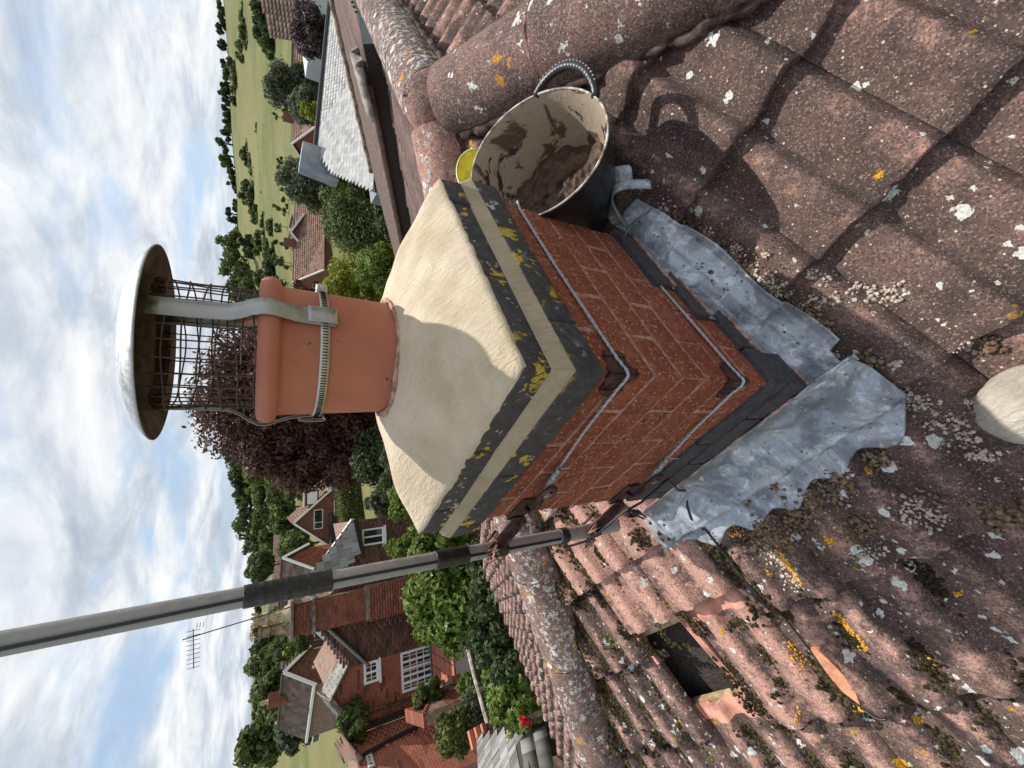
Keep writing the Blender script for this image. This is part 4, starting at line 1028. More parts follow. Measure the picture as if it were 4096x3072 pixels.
for (px, py, n, sd) in ((2940, 1010, 22, .010), (3000, 1080, 26, .012), (3060, 1130, 26, .012), (3110, 1170, 26, .012), (3240, 1100, 10, .006), (2800, 930, 10, .012), (3300, 1120, 8, .006), (3350, 1190, 8, .006), (3070, 1010, 9, .007), (3260, 1220, 22, .012), (3420, 1160, 14, .008), (3480, 1180, 14, .010), (3560, 1190, 22, .014), (3900, 1620, 14, .008), (3640, 1600, 26, .014), (3700, 1640, 20, .012), (3780, 1700, 30, .018), (3850, 1760, 16, .014), (3930, 1840, 26, .010),
    (3330, 1430, 8, .006), (3590, 1450, 9, .006), (3300, 2000, 20, .02), (3480, 2200, 26, .02), (3640, 2030, 30, .015), (3720, 2080, 30, .014), (3100, 2250, 26, .02), (3170, 2320, 20, .02), (2480, 1050, 6, .01), (2640, 840, 20, .014), (3880, 1400, 14, .01)):
    crumb(px, py, n * 2, sd, .0042, (lp_, lr_), .001)
o = link('crusty_lichen', clumps('lichen', lp_, lr_, M['dirt2'], ez=S.ez, jit=.3, flat=.42)); tag(o, 'pale buff crusts of lichen growing on the tiles beside the lead', 'lichen', kind='stuff')
olp, olr = [], []
for (a, b, n) in (((2980, 2060), (2980, 2060), 0), ((2920, 2140), (2930, 2150), 26), ((3110, 2190), (3200, 2330), 90), ((3340, 2470), (3460, 2620), 110), ((3150, 2600), (3220, 2680), 50), ((3680, 2640), (3720, 2680), 20), ((3420, 2840), (3450, 2870), 34), ((3310, 2150), (3330, 2170), 24), ((2420, 2890), (2400, 2900), 12), ((3190, 2850), (3200, 2860), 14), ((2430, 2030), (2440, 2040), 10), ((3830, 2390), (3850, 2400), 10)):
    for _ in range(n):
        f = rr.random(); x_, s_ = G(a[0] + (b[0] - a[0]) * f + rr.gauss(0, 9), a[1] + (b[1] - a[1]) * f + rr.gauss(0, 9)); olp.append(on_tiles(x_, s_, .001)); olr.append(.0042 * rr.uniform(.5, 1.3))
o = link('orange_lichen', clumps('olichen', olp, olr, simple('orange lichen', (.62, .31, .025), .9, var=.3, sc=200), ez=S.ez, jit=.3, flat=.45)); tag(o, 'bright orange lichen rosettes scattered over the mossy tiles', 'lichen', kind='stuff')
# dusty round thing at the foot of the view
kp = on_plane(4150, 1610, Vector((0, -tS, 1)), Z0 + .05)
mb = MB()
def kn(u, v):
    a = u * 2 * pi; ph = v * pi; p = Vector((sin(ph) * cos(a), sin(ph) * sin(a), cos(ph))); r_ = 1 + .10 * mn.noise(p * 1.7) + .03 * mn.noise(p * 6)
    return kp + Vector((.085 * p.x * r_, .070 * p.y * r_, .06 * p.z * r_))
mb.grid(kn, 40, 24); o = mb.build('knee_pad', mortar_cream('mortar-dusted rubber', (.36, .32, .26), (.58, .53, .44)), None, smooth=True); tag(o, 'pale rounded knee pad caked with dried mortar resting on the lower tiles', 'knee pad')
# ================================================================== the valley, houses and gardens
FH = Vector((CF.x, CF.y, 0)).normalized(); RH = Vector((FH.y, -FH.x, 0))
def polar(p):
    dx, dy = p[0] - CW.x, p[1] - CW.y; f = dx * FH.x + dy * FH.y; r_ = dx * RH.x + dy * RH.y
    return math.degrees(atan2(r_, f)), hypot(dx, dy)
_AZ = [-180, -60, -40, -30, -22, -12, -4, 8, 18, 28, 40, 60, 180]
_R = [0, 30, 60, 100, 150, 220, 320, 430, 560, 900]
_Z = {-180: [-6, -6, -6, -6, -6, -6, -6, -6, -6, -6],
      -60: [-6, -6.5, -7.5, -8, -7, -5, -2, 2, 2, 0], -40: [-6, -6.5, -8, -8, -7, -5, -3, 0, 3, 3], -30: [-6, -6.5, -8.5, -8.5, -7, -6, -4, -2, 2, 3],
      -22: [-6, -6.5, -8.5, -8, -6, -3, -2, -1, 1, 3], -12: [-6, -6.5, -8, -6, 0, 7, 10, 8, 3, 0], -4: [-6, -6.5, -7, -5, 0, 8, 14, 14, 8, 0],
      8: [-6, -6.5, -6, -4, 1, 8, 17, 22, 16, 0], 18: [-6, -6.5, -4.5, -2.2, 2, 9, 20, 28, 22, 0], 28: [-6, -6.5, -4.5, -2.2, 3, 12, 28, 40, 34, 10],
      40: [-6, -6.5, -4.5, -2, 4, 15, 33, 52, 50, 20], 60: [-6, -6.5, -4, -1, 5, 17, 35, 52, 50, 20], 180: [-6, -6, -6, -6, -6, -6, -6, -6, -6, -6]}
def _cz(px, py, D_): return at(px, py, D_).z
_Z[40] = [-6, -6.5, -4, -2, 2, 8, 24, _cz(882, 0, 430), _cz(882, 0, 430) - 3, 10]; _Z[28] = [-6, -6.5, -4.5, -2.4, 1, 7, 19, _cz(916, 420, 430), _cz(916, 420, 430) - 3, 8]
_Z[18] = [-6, -6.5, -4.5, -2.6, 0, 6, 14, _cz(942, 850, 430), _cz(942, 850, 430) - 4, 0]; _Z[8] = [-6, -6.5, -6, -5, -3, 2, 9, _cz(965, 1180, 430), 10, 0]; _Z[60] = _Z[40]
_Z[-4] = [-6, -6.5, -8, -8, -7, -3, 3, 6, 4, 0]; _Z[-12] = [-6, -6.5, -9, -10, -8, -4, 2, 4, 2, 0]; _Z[-22] = [-6, -6.5, -9, -10, -10, -9, -8, -6, -4, -2]; _Z[-30] = [-6, -6.5, -9, -10, -10, -9, -8, -6, -3, -2]; _Z[-40] = _Z[-30]
_T = np.array([_Z[a] for a in _AZ], float)
def sm(t_): return t_
def ground(x, y):
    a, r_ = polar((x, y)); i = min(len(_AZ) - 2, max(0, np.searchsorted(_AZ, a) - 1)); f = (a - _AZ[i]) / (_AZ[i + 1] - _AZ[i]); f = f * f * (3 - 2 * f)
    za = np.interp(r_, _R, _T[i]); zb = np.interp(r_, _R, _T[i + 1]); return float(za * (1 - f) + zb * f)
def field_mat():
    t = MT('meadow and field grass', .95, 0, .15); n = t.noise(.035, 6, .6); n2 = t.noise(.5, 6, .7, off=3.)
    c = t.mix(t.ramp(n, .38, .62), (.115, .128, .042), (.180, .172, .072)); c = t.mix(t.math('MULTIPLY', t.ramp(n2, .42, .66), .5), c, (.070, .098, .028))
    c = t.mix(t.math('MULTIPLY', t.ramp(t.noise(.012, 4, .5, off=9.), .5, .6), .55), c, (.19, .175, .075)); t.base(c); t.bump(n2, .25, .5); return t.m
g_az = list(np.linspace(-180, -62, 16)) + list(np.linspace(-60, 62, 124)) + list(np.linspace(64, 180, 16)); g_r = [1, 4, 8, 12, 16, 20, 25, 30, 36, 43, 50, 58, 67, 78, 90, 105, 120, 138, 158, 180, 205, 235, 265, 300, 335, 370, 405, 435, 470, 520, 580, 680, 800, 1000, 1500, 2600]
V = []; 
for r_ in g_r:
    for a in g_az:
        d = FH * cos(radians(a)) + RH * sin(radians(a)); x, y = CW.x + d.x * r_, CW.y + d.y * r_
        z = ground(x, y) if r_ <= 900 else ground(CW.x + d.x * 900, CW.y + d.y * 900) * max(0, 1 - (r_ - 900) / 1200) - (r_ - 900) / 1200 * 8
        if r_ > 25: z += .6 * mn.noise(Vector((x * .02, y * .02, 0))) * min(1, r_ / 200)
        V.append((x, y, z))
na = len(g_az); Q = [(j * na + i, (j + 1) * na + i, (j + 1) * na + i + 1, j * na + i + 1) for j in range(len(g_r) - 1) for i in range(na - 1)]
ci = len(V); V.append((CW.x, CW.y, -6))
Q2 = Q + [(j * na + na - 1, (j + 1) * na + na - 1, (j + 1) * na, j * na) for j in range(len(g_r) - 1)]
gr = link('ground', np_mesh('ground', np.array(V), np.array(Q2), [field_mat()], smooth=True)); tag(gr, kind='structure')
# ------------------------------------------------------------------ pieces laid on a plane inside an outline
def spans(poly, z):
    xs = []
    for (a, b) in zip(poly, poly[1:] + poly[:1]):
        if (a[1] <= z) != (b[1] <= z): xs.append(a[0] + (z - a[1]) / (b[1] - a[1]) * (b[0] - a[0]))
    xs.sort(); return list(zip(xs[::2], xs[1::2]))
_unit = {}
def unit_box(mat):
    if mat.name not in _unit:
        mb = MB(); mb.box((0, 0, 0), (1, 1, 1)); me = mb.mesh('piece', mat)
        # no back face
        _unit[mat.name] = me
    return _unit[mat.name]
def pieces(P0, ex, ey, en, poly, pw, ph, gap, proud, mats, name, parent, cap=0, holes=(), bond=.5, tilt=0.0, var=.15, minw=.3, widths=None):
    """mats: (material reading the object, material reading the face value)"""
    rr = random.Random(len(poly) * 7 + int(abs(poly[0][0]) * 100)); zs = [p[1] for p in poly]; L_ = []
    r0 = int(math.floor(min(zs) / ph)); r1 = int(math.ceil(max(zs) / ph))
    for r_ in range(r0, r1 + 1):
        zc = (r_ + .5) * ph; sp = spans(poly, zc)
        for h in holes:
            hz = [q[1] for q in h]
            hs = spans(h, zc)
            for (a, b) in hs:
                sp = [s2 for (c, d) in sp for s2 in ((c, min(d, a)), (max(c, b), d)) if s2[1] - s2[0] > .01]
        for (a, b) in sp:
            off = (r_ % 2) * bond * pw; i = math.floor((a - off) / pw)
            while i * pw + off < b:
                x0, x1 = max(a, i * pw + off), min(b, (i + 1) * pw + off); i += 1
                if x1 - x0 < pw * minw * .5: continue
                L_.append(((x0 + x1) / 2, zc, x1 - x0 - gap, ph - gap, rr.random(), rr.uniform(-1, 1)))
    L_.sort(key=lambda q: ((P0 + ex * q[0] + ey * q[1]) - CW).length)
    R = Matrix((ex, ey, en)).transposed().to_4x4()
    for q in L_[:cap]:
        o = bpy.data.objects.new(name, unit_box(mats[0])); COL.objects.link(o); o.parent = parent; o.matrix_parent_inverse = Matrix.Translation(-parent.location)
        o.matrix_basis = Matrix.Translation(P0 + ex * q[0] + ey * q[1] + en * (proud / 2 - .01 + q[5] * proud * var)) @ R @ Matrix.Rotation(tilt, 4, 'X') @ Matrix.Diagonal((q[2], q[3] * (1.12 if tilt else 1), proud + .02, 1))
        o.color = (q[4], q[4], q[4], 1)
    rest = L_[cap:]
    if rest:
        A = np.array(rest); n_ = len(A); c = np.array([[-1,-1,0],[1,-1,0],[1,1,0],[-1,1,0],[-1,-1,1],[1,-1,1],[1,1,1],[-1,1,1]], float)
        loc = np.zeros((n_, 8, 3)); loc[:, :, 0] = A[:, None, 0] + c[None, :, 0] * A[:, None, 2] / 2; loc[:, :, 1] = A[:, None, 1] + c[None, :, 1] * A[:, None, 3] * (.56 if tilt else .5)
        loc[:, :, 2] = c[None, :, 2] * (proud + A[:, None, 5] * proud * var) - (0.0) + (-(c[None, :, 1]) * math.tan(-tilt) * A[:, None, 3] / 2 * -1 if tilt else 0)
        E = np.array([tuple(ex), tuple(ey), tuple(en)]); Vv = loc.reshape(-1, 3) @ E + np.array(tuple(P0))
        fq = np.array([[4,5,6,7],[0,1,5,4],[1,2,6,5],[2,3,7,6],[3,0,4,7]]); Qq = (fq[None] + (np.arange(n_) * 8)[:, None, None]).reshape(-1, 4)
        o = link(name, np_mesh(name + 's', Vv, Qq, [mats[1]], np.repeat(A[:, 4], 5)), parent); o['kind'] = 'stuff'
    return len(L_)
def pair(name, c1, c2, c3=None, bump=.004, bsc=60):
    b = attr_mat(name, c1, c2, c3, bump=bump, bsc=bsc); t = MT(name + ' single', .9, 0, .2); oc = t.objcol()[0]
    c = t.mix(oc, c1, c2)
    if c3: c = t.mix(t.ramp(oc, .85, .95), c, c3)
    c = t.mix(t.math('MULTIPLY', t.ramp(t.noise(3, 5, .6), .45, .65), .35), c, tuple(x * .55 for x in c1)); t.base(c); t.bump(t.noise(bsc, 4, .7), bump, .7); return (t.m, b)
BR_OLD = pair('old brown house brick', (.105, .058, .045), (.225, .105, .070), (.060, .045, .042)); BR_RED = pair('red house brick', (.30, .100, .060), (.36, .125, .075), (.13, .060, .050))
BR_STK = pair('red stack brick', (.20, .070, .045), (.33, .115, .070), (.11, .07, .055)); BR_OR = pair('orange house brick', (.42, .16, .105), (.50, .20, .13), (.28, .11, .08)); BR_DK = pair('brown house brick', (.20, .085, .055), (.28, .12, .08), (.10, .06, .05))
SLATE = pair('pale weathered slate', (.24, .235, .215), (.36, .35, .32), (.13, .12, .11)); SLATEW = pair('pale grey slate', (.38, .38, .37), (.52, .52, .50), (.30, .30, .30)); TILEB = pair('brown roof tile', (.10, .072, .058), (.19, .135, .105), (.075, .055, .045)); TILEP = pair('pinkish brown roof tile', (.20, .12, .09), (.30, .19, .145), (.13, .09, .07))
MORT = simple('house mortar', (.25, .17, .13), .95, var=.2, sc=8); MORTG = simple('dark gap', (.055, .050, .046), .95); M['black'] = simple('black painted pipe', (.02, .02, .022), .5); M['lintel'] = simple('weathered stone', (.20, .17, .14), .9, var=.3, sc=6)
Zv = Vector((0, 0, 1))
def slab(poly3, ext, mat, name, parent): mb = MB(); mb.prism(poly3, ext); o = mb.build(name, mat, parent); return fixn(o)
def wall(fr, poly, mats, parent, thick=2.5, cap=0, holes=(), k=0.0, brick=(.225, .075), name='brick', mort=None, side=True):
    P3 = [fr.w(u, z, k + .012) for (u, z) in poly]
    # wall body with real openings: outer skin in strips would be heavy; the openings are set as recessed boxes instead
    slab(P3, fr.n * thick, mort or MORT, 'wall', parent)
    pieces(fr.P + fr.n * (k + .012), fr.d, Zv, -fr.n, poly, brick[0], brick[1], .010, .012, mats, name, parent, cap, holes)
def window(fr, u0, z0, u1, z1, parent, cols=(1,), k=0.0, bar=.05, white=None, sill=True, rows=1, curtain=False):
    """frame, panes; set 60 mm proud of the wall body but behind the brick face line"""
    white = white or M['white']; u0, u1 = min(u0, u1), max(u0, u1); z0, z1 = min(z0, z1), max(z0, z1); mb = MB(); ax = (fr.d, fr.n, Zv); kk = k - .012
    w = u1 - u0; h = z1 - z0
    def bx(ua, ub, za, zb, kf=kk, t_=.05): mb.box(fr.w((ua + ub) / 2, (za + zb) / 2, kf), (ub - ua, t_, zb - za), ax)
    bx(u0, u0 + bar, z0, z1); bx(u1 - bar, u1, z0, z1); bx(u0 + bar, u1 - bar, z1 - bar, z1); bx(u0 + bar, u1 - bar, z0, z0 + bar)
    us = [u0 + bar + (w - 2 * bar) * c for c in cols if c < 1]
    for u in us: bx(u - bar * .45, u + bar * .45, z0 + bar, z1 - bar, kk, .046)
    wf = mb.build('window', white, parent)
    edges = [u0 + bar] + us + [u1 - bar]
    zs = [z0 + bar + (h - 2 * bar) * i / rows for i in range(rows + 1)]
    for a, b in zip(edges[:-1], edges[1:]):
        for c, d in zip(zs[:-1], zs[1:]):
            mb = MB(); mb.box(fr.w((a + b) / 2, (c + d) / 2, kk + .006), (b - a - .004, .012, d - c - .004), ax); mb.build('pane', M['glass'], wf)
    if rows > 1:
        mb = MB()
        for c in zs[1:-1]: mb.box(fr.w((u0 + u1) / 2, c, kk - .006), (w - 2 * bar, .018, bar * .35), ax)
        mb.build('glazing_bar', white, wf)
    if sill:
        mb = MB(); mb.box(fr.w((u0 + u1) / 2, z0 - .03, k - .05), (w + .08, .12, .05), ax); mb.build('sill', white, wf)
    return wf
def roofq(pts, mats, parent, pw, ph, cap=0, thick=.05, gap=.012, proud=.014, name='slate', tilt=.04, back=None, cname='roof'):
    """pts: 3D corner points in order, first edge = eave"""
    a, b, c = pts[0], pts[1], pts[2]; ex = (b - a).normalized(); en = ex.cross(c - a).normalized()
    if en.dot(CW - a) < 0 and back is None: en = -en
    ey = en.cross(ex)
    if ey.dot(pts[-1] - a) < 0: ey = -ey
    flat = [((p - a).dot(ex), (p - a).dot(ey)) for p in pts]; P3 = [a + ex * x + ey * y - en * .004 for x, y in flat]
    slab(P3, -en * thick, MORTG, cname, parent)
    if ex.cross(ey).dot(en) < 0: ex2 = -ex; flat = [(-x, y) for x, y in flat]
    else: ex2 = ex
    pieces(a, ex2, ey, en, flat, pw, ph, gap, proud, mats, name, parent, cap, tilt=tilt)
def bargeboard(a, b, parent, w=.18, th=.04, n=None, name='bargeboard', mat=None):
    mb = MB(); mb.bar(a, b, th, w, up=Zv); return mb.build(name, mat or M['white'], parent)
# ------------------------------------------------------------------ the big house across the garden
HM = Frame(at(1602, 2612, 14.2), .40, .92)
big = empty('brick_house', HM.w(0, -6), 'large old brown and red brick house with slate gables and a broad chimney breast', 'house')
uz = HM.uz
bot = -6.2
uL, zL = uz(1444, 2933); uR, zR = uz(1414, 2083); va_, vz = uz(1322, 2799); v1 = uz(1400, 2650); ap = uz(1255, 2495); r1_ = uz(1374, 2286); r2_ = uz(1438, 2201)
poly = [(uL, bot), (uL, zL), (va_, vz), v1, ap, r1_, r2_, (uR, zR), (uR, bot)]
w1 = [uz(1450, 2722), uz(1503, 2640)]; w2a = uz(1602, 2612); w2b = uz(1610, 2772); w2c = uz(1735, 2700)
W1 = (uz(1525, 2735)[0], uz(1518, 2700)[1], uz(1462, 2655)[0], uz(1462, 2690)[1])
W1 = (min(uz(1462, 2738)[0], uz(1455, 2738)[0]), uz(1514, 2700)[1], uz(1480, 2645)[0], uz(1455, 2700)[1])
W2 = (uz(1610, 2772)[0], uz(1732, 2690)[1], uz(1602, 2612)[0], uz(1604, 2690)[1])
W3 = (uz(1470, 2182)[0], uz(1535, 2150)[1], uz(1450, 2118)[0], uz(1448, 2150)[1])
def rect(w, m=0): a, b = sorted((w[0], w[2])); c, d = sorted((w[1], w[3])); return [(a - m, c - m), (b + m, c - m), (b + m, d + m), (a - m, d + m)]
ub = uz(1500, 2640)[0]      # where the older brown brick gives way to the red
P3 = [HM.w(u, z, .012) for (u, z) in poly]; slab(P3, HM.n * 4, MORT, 'wall', big)
polyL = [(uL, bot), (uL, zL), (va_, vz), v1, (ub, v1[1] + .1), (ub, bot)]; polyR = [(ub, bot), (ub, v1[1] + .15), ap, r1_, r2_, (uR, zR), (uR, bot)]
hs = [rect(W1), rect(W2), rect(W3)]
pieces(HM.P + HM.n * .012, HM.d, Zv, -HM.n, polyL, .225, .075, .010, .014, BR_RED, 'brick', big, 120, hs)
pieces(HM.P + HM.n * .012, HM.d, Zv, -HM.n, polyR, .225, .075, .010, .014, BR_OLD, 'brick', big, 0, hs)
for (w, cc, rws) in ((W1, (.5,), 2), (W2, (.18, .37, .56, .78), 4), (W3, (.5,), 1)):
    u0, u1 = sorted((w[0], w[2])); z0, z1 = sorted((w[1], w[3])); wf = window(HM, u0, z0, u1, z1, big, cc, rows=rws, bar=.06 if rws > 1 else .05)
    if rws > 1:
        mb = MB(); n_ = 8 if rws == 4 else 4
        for i in range(1, n_):
            mb.box(HM.w(u0 + (u1 - u0) * i / n_, (z0 + z1) / 2, -.020), (.014, .018, (z1 - z0) - .1), (HM.d, HM.n, Zv))
        mb.build('glazing_bar', M['white'], wf)
# chimney breast
cuL = uz(1465, 2477)[0]; cuR = uz(1457, 2356)[0]; 
fb = Frame(HM.w(0, 0, -.30), HM.d.x, HM.d.y); fb.P = HM.w(0, 0, -.30)
cl = fb.uz(1465, 2477); cr = fb.uz(1457, 2356); ctop = fb.uz(1170, 2470)[1]; cled = fb.uz(1465, 2420)[1]
def chbox(u0, u1, z0, z1, k0, k1, mats, cap, nm='chimney_breast'):
    mb = MB(); mb.box(HM.w((u0 + u1) / 2, (z0 + z1) / 2, (k0 + k1) / 2), (abs(u1 - u0), k1 - k0, z1 - z0), (HM.d, HM.n, Zv)); mb.build(nm, MORT, big)
    a, b = sorted((u0, u1)); pieces(HM.P + HM.n * k0, HM.d, Zv, -HM.n, [(a, z0), (b, z0), (b, z1), (a, z1)], .225, .075, .010, .014, mats, 'brick', big, cap)
    pieces(HM.w(a, 0, (k0)), HM.n, Zv, -HM.d, [(0, z0), (k1 - k0, z0), (k1 - k0, z1), (0, z1)], .225, .075, .010, .014, mats, 'brick', big, 0)
ua, ub_ = sorted((cl[0], cr[0]))
chbox(ua, ub_, cled, ctop - .55, -.30, .62, BR_STK, 170); chbox(ua - .06, ub_ + .06, bot, cled - .06, -.36, .1, BR_STK, 0)
for (zz, hh, oo, mt_) in ((cled - .03, .09, .04, M['lintel']), (ctop - .50, .08, .04, M['lintel']), (ctop + .02, .07, .08, M['lintel'])):
    mb = MB(); mb.box(HM.w((ua + ub_) / 2, zz, .13), (ub_ - ua + 2 * oo, .92 + 2 * oo, hh), (HM.d, HM.n, Zv)); mb.build('band', mt_, big)
chbox(ua + .02, ub_ - .02, ctop - .46, ctop - .01, -.28, .60, BR_STK, 0)
POTC = simple('cream stained chimney pot', (.42, .33, .20), .8, var=.25, sc=8); POTB = simple('brown stained pot', (.25, .18, .12), .85, var=.35, sc=8)
def potat(u, k, h, r_, mat, crown=False, cowl_=False):
    c = HM.w(u, ctop + .05, k); mb = MB(); prof = [(r_ * 1.5, 0), (r_ * 1.35, .08), (r_ * .95, .16), (r_ * .82, h * .55), (r_ * .8, h * .62), (r_ * 1.02, h * .63), (r_ * 1.02, h * .67), (r_ * .88, h * .7), (r_ * .92, h * .9), (r_ * 1.1, h * .92), (r_ * 1.1, h), (r_ * .8, h), (r_ * .75, h * .7)]
    mb.lathe(prof, c, 20)
    if crown:
        for i in range(8):
            a = i * pi / 4; mb.tube([c + Vector((r_ * cos(a), r_ * sin(a), h)), c + Vector((r_ * 1.25 * cos(a), r_ * 1.25 * sin(a), h + .09))], [r_ * .22, .01], 5)
    mb.build('pot', mat, big, auto=50)
    if cowl_:
        mb = MB(); c2 = c + Zv * (h + .12); mb.lathe([(.001, .08), (.1, .06), (.17, .0), (.15, -.01), (.001, .02)], c2, 20); 
        for i in range(4): mb.tube([c + Vector((.09 * cos(i * pi / 2), .09 * sin(i * pi / 2), h)), c2 + Vector((.09 * cos(i * pi / 2), .09 * sin(i * pi / 2), 0))], .012, 5)
        mb.build('pot_cowl', POTB, big)
potat(ua + (ub_ - ua) * .66, .1, .78, .155, POTC, True); potat(ua + (ub_ - ua) * .26, .1, .70, .145, POTB, False, True); potat(ua + (ub_ - ua) * .30, .45, .5, .14, POTC)
mb = MB(); a_ = HM.w(ub_ + .10, ctop - 1.6, -.34); b_ = HM.w(ub_ - .26, ctop + 2.25, -.34); mb.tube([a_, b_], .013, 8); ydir = (RH * -.9 + FH * .3).normalized()
mb.tube([b_ - Zv * .2 + ydir * -.25, b_ - Zv * .2 + ydir * .95], .010, 6)
for i in range(9): p = b_ - Zv * .2 + ydir * (-.2 + .14 * i); mb.tube([p - Zv * .13, p + Zv * .13], .006, 5)
for i in range(3): p = b_ - Zv * .2 + ydir * -.25; mb.tube([p - Zv * (.18 - .06 * i) , p + ydir.cross(Zv) * .15 - Zv * (.18 - .06 * i)], .006, 5)
ae = mb.build('television_aerial', M['black']); tag(ae, 'thin black television aerial on a rod beside the cream chimney pots', 'aerial')
# its roofs
hp = HM.p
roofq([hp(1414, 2078, -.25), hp(1442, 2203, -.25), hp(1380, 2290, -.1), hp(1284, 2302, 1.6), hp(1280, 2262, 1.6)], SLATE, big, .30, .20, 40)
bargeboard(hp(1414, 2078, -.28) - Zv * .05, hp(1442, 2203, -.28) - Zv * .05, big, .12, .08, name='gutter', mat=M['black']); mb = MB(); mb.bar(hp(1442, 2203, -.27), hp(1283, 2264, 1.6), .10, .03); mb.build('hip', M['lead'], big); bargeboard(hp(1412, 2078, -.2), hp(1280, 2262, 1.6), big, .12, .05)
roofq([hp(1476, 2666, -.15), hp(1313, 2517, -.15), hp(1258, 2526, 1.3), hp(1350, 2620, 1.3)], SLATE, big, .26, .18, 60)
roofq([hp(1366, 2640, .9), hp(1320, 2795, .9), hp(1288, 2765, 2.4), hp(1281, 2561, 2.4)], SLATE, big, .26, .19, 40)
roofq([hp(1392, 2660, -.14), hp(1322, 2799, -.14), hp(1286, 2766, .9), hp(1350, 2645, .9)], SLATE, big, .24, .17, 20)
roofq([hp(1444, 2942, -.14), hp(1322, 2801, -.14), hp(1266, 2768, 1.6), hp(1400, 2930, 1.8)], SLATE, big, .26, .19, 0)
bargeboard(hp(1446, 2945, -.16), hp(1322, 2800, -.16), big, .12, .05, mat=M['lintel'], name='verge'); mb = MB(); mb.tube([hp(1444, 2900, -.1), hp(1500, 2890, -.1), hp(1560, 2868, -.1), hp(1640, 2835, -.1)], .05, 8); mb.build('drainpipe', M['black'], big)
# ------------------------------------------------------------------ orange brick house at the left
H5 = Frame(HM.p(1500, 2912, -.02), .78, -.62)
oh = empty('orange_brick_house', H5.w(0, -6), 'orange brick house wall with a black drainpipe and brown flat garage roof', 'house')
q5 = H5.uz; u_a, z_a = q5(1398, 2955); u_c = q5(1500, 3240)[0]; u_r = q5(1500, 2912)[0]
wall(H5, [(u_c, -6.3), (u_c, z_a - .05), (u_a, z_a), (u_r, z_a), (u_r, -6.3)], BR_OR, oh, 2, 300, brick=(.225, .075))
mb = MB(); mb.tube([H5.p(1455, 3020, -.07), H5.p(1466, 3012, -.07), H5.p(1560, 2960, -.07), H5.p(1700, 2890, -.07)], .045, 8); mb.build('drainpipe', M['black'], oh)
roofq([H5.p(1442, 3042, -.35), H5.p(1378, 2960, -.35), H5.p(1345, 3000, 1.2), H5.p(1330, 3120, 1.2)], TILEP, oh, .6, .45, 12, name='roof_panel')
wv = [q5(1470, 3050), q5(1500, 3040)]; window(H5, q5(1480, 3072)[0], q5(1500, 3060)[1], q5(1480, 3020)[0], q5(1470, 3060)[1], oh, (.33, .66), bar=.05, sill=False)
# ------------------------------------------------------------------ houses further off
def gable_house(name, label, fr, apex, eL, eR, floor, mats, rmats, depth, barge=True, parent=None, pw=.225, ph=.075, cap=0, right_roof=True, left_roof=True, rcap=0, tp=(.33, .30), ridge_h=None, over=.18, group=None, win=(), extend=0):
    h = empty(name, fr.P - Zv * (fr.P.z + 8), label, 'house', group); a = fr.uz(*apex); l = fr.uz(*eL); r_ = fr.uz(*eR); zb = fr.uz(*floor)[1]
    poly = [(l[0], zb), l, a, r_, (r_[0], zb)]; holes = [rect(w[:4]) for w in win]
    slab([fr.w(u, z, .02) for u, z in poly], fr.n * depth, MORT, 'wall', h)
    pieces(fr.P + fr.n * .02, fr.d, Zv, -fr.n, poly, pw, ph, .010, .015, mats, 'brick', h, cap, holes)
    for w in win: window(fr, *w[:4], h, w[4], bar=.07, sill=False)
    A0, A1 = fr.w(a[0], a[1] + .06, -over), fr.w(a[0], a[1] + .06, depth + extend)
    for (e, on) in ((l, left_roof), (r_, right_roof)):
        s_ = 1 if e is r_ else -1; d = (Vector((e[0], e[1])) - Vector(a)).normalized(); ee = (e[0] + d.x * .25, e[1] + d.y * .25 + .06)
        E0, E1 = fr.w(ee[0], ee[1], -over), fr.w(ee[0], ee[1], depth + extend)
        roofq([E0, E1, A1, A0], rmats, h, tp[0], tp[1], rcap if on else 0, name='tile', tilt=.05, back=1 if False else None)
        if barge: bargeboard(E0 - fr.n * .03 - Zv * .05, A0 - fr.n * .03 - Zv * .05, h, .20, .05)
    mb = MB(); mb.tube([A0, A1], .09, 8); mb.build('ridge', rmats[1], h)
    return h
F1 = Frame(at(1310, 2080, 52), *((RH * 1.0 + FH * .22).xy))
q = F1.uz
def W_(fr, x0, y0, x1, y1, cols): a = fr.uz(x0, (y0 + y1) / 2); b = fr.uz(x1, (y0 + y1) / 2); c = fr.uz((x0 + x1) / 2, y0); d = fr.uz((x0 + x1) / 2, y1); return (min(c[0], d[0]), min(a[1], b[1]), max(c[0], d[0]), max(a[1], b[1]), cols)
h1 = gable_house('gabled_house', 'brown brick house with white bargeboards and a small roof dormer, behind the trimmed hedge', F1, (1173, 2093), (1310, 2180), (1315, 1967), (1400, 2080), BR_DK, TILEP, 9, cap=0, rcap=60, win=(W_(F1, 1255, 2038, 1292, 2115, (.32,)), W_(F1, 1336, 2000, 1372, 2060, (.32,)), W_(F1, 1345, 2117, 1375, 2155, (.3, .66))))
mb = MB(); p_ = F1.p(1245, 1990, 1.0); mb.box(p_, (1.9, 1.6, 1.3), (F1.n, F1.d, Zv)); dm = mb.build('dormer', MORTG, h1)
mb = MB(); mb.box(p_ + Zv * .7, (2.2, 1.9, .12), (F1.n, F1.d, Zv)); mb.build('dormer_roof', M['lintel'], dm)
mb = MB(); mb.box(p_ - F1.n * .96 , (.06, 1.3, 1.0), (F1.n, F1.d, Zv)); mb.build('dormer_window', M['white'], dm)
mb = MB(); a_ = F1.p(1326, 2118, -.9); mb.box(a_, (3.2, 1.6, .35), (F1.d, F1.n, Zv)); mb.build('porch_roof', M['black'], h1)
F1g = Frame(F1.p(1330, 1930, 1.5), F1.d.x, F1.d.y); ga = empty('white_garage', F1g.P - Zv * 2, 'white garage door and flat roof beside the brown gabled house', 'garage')
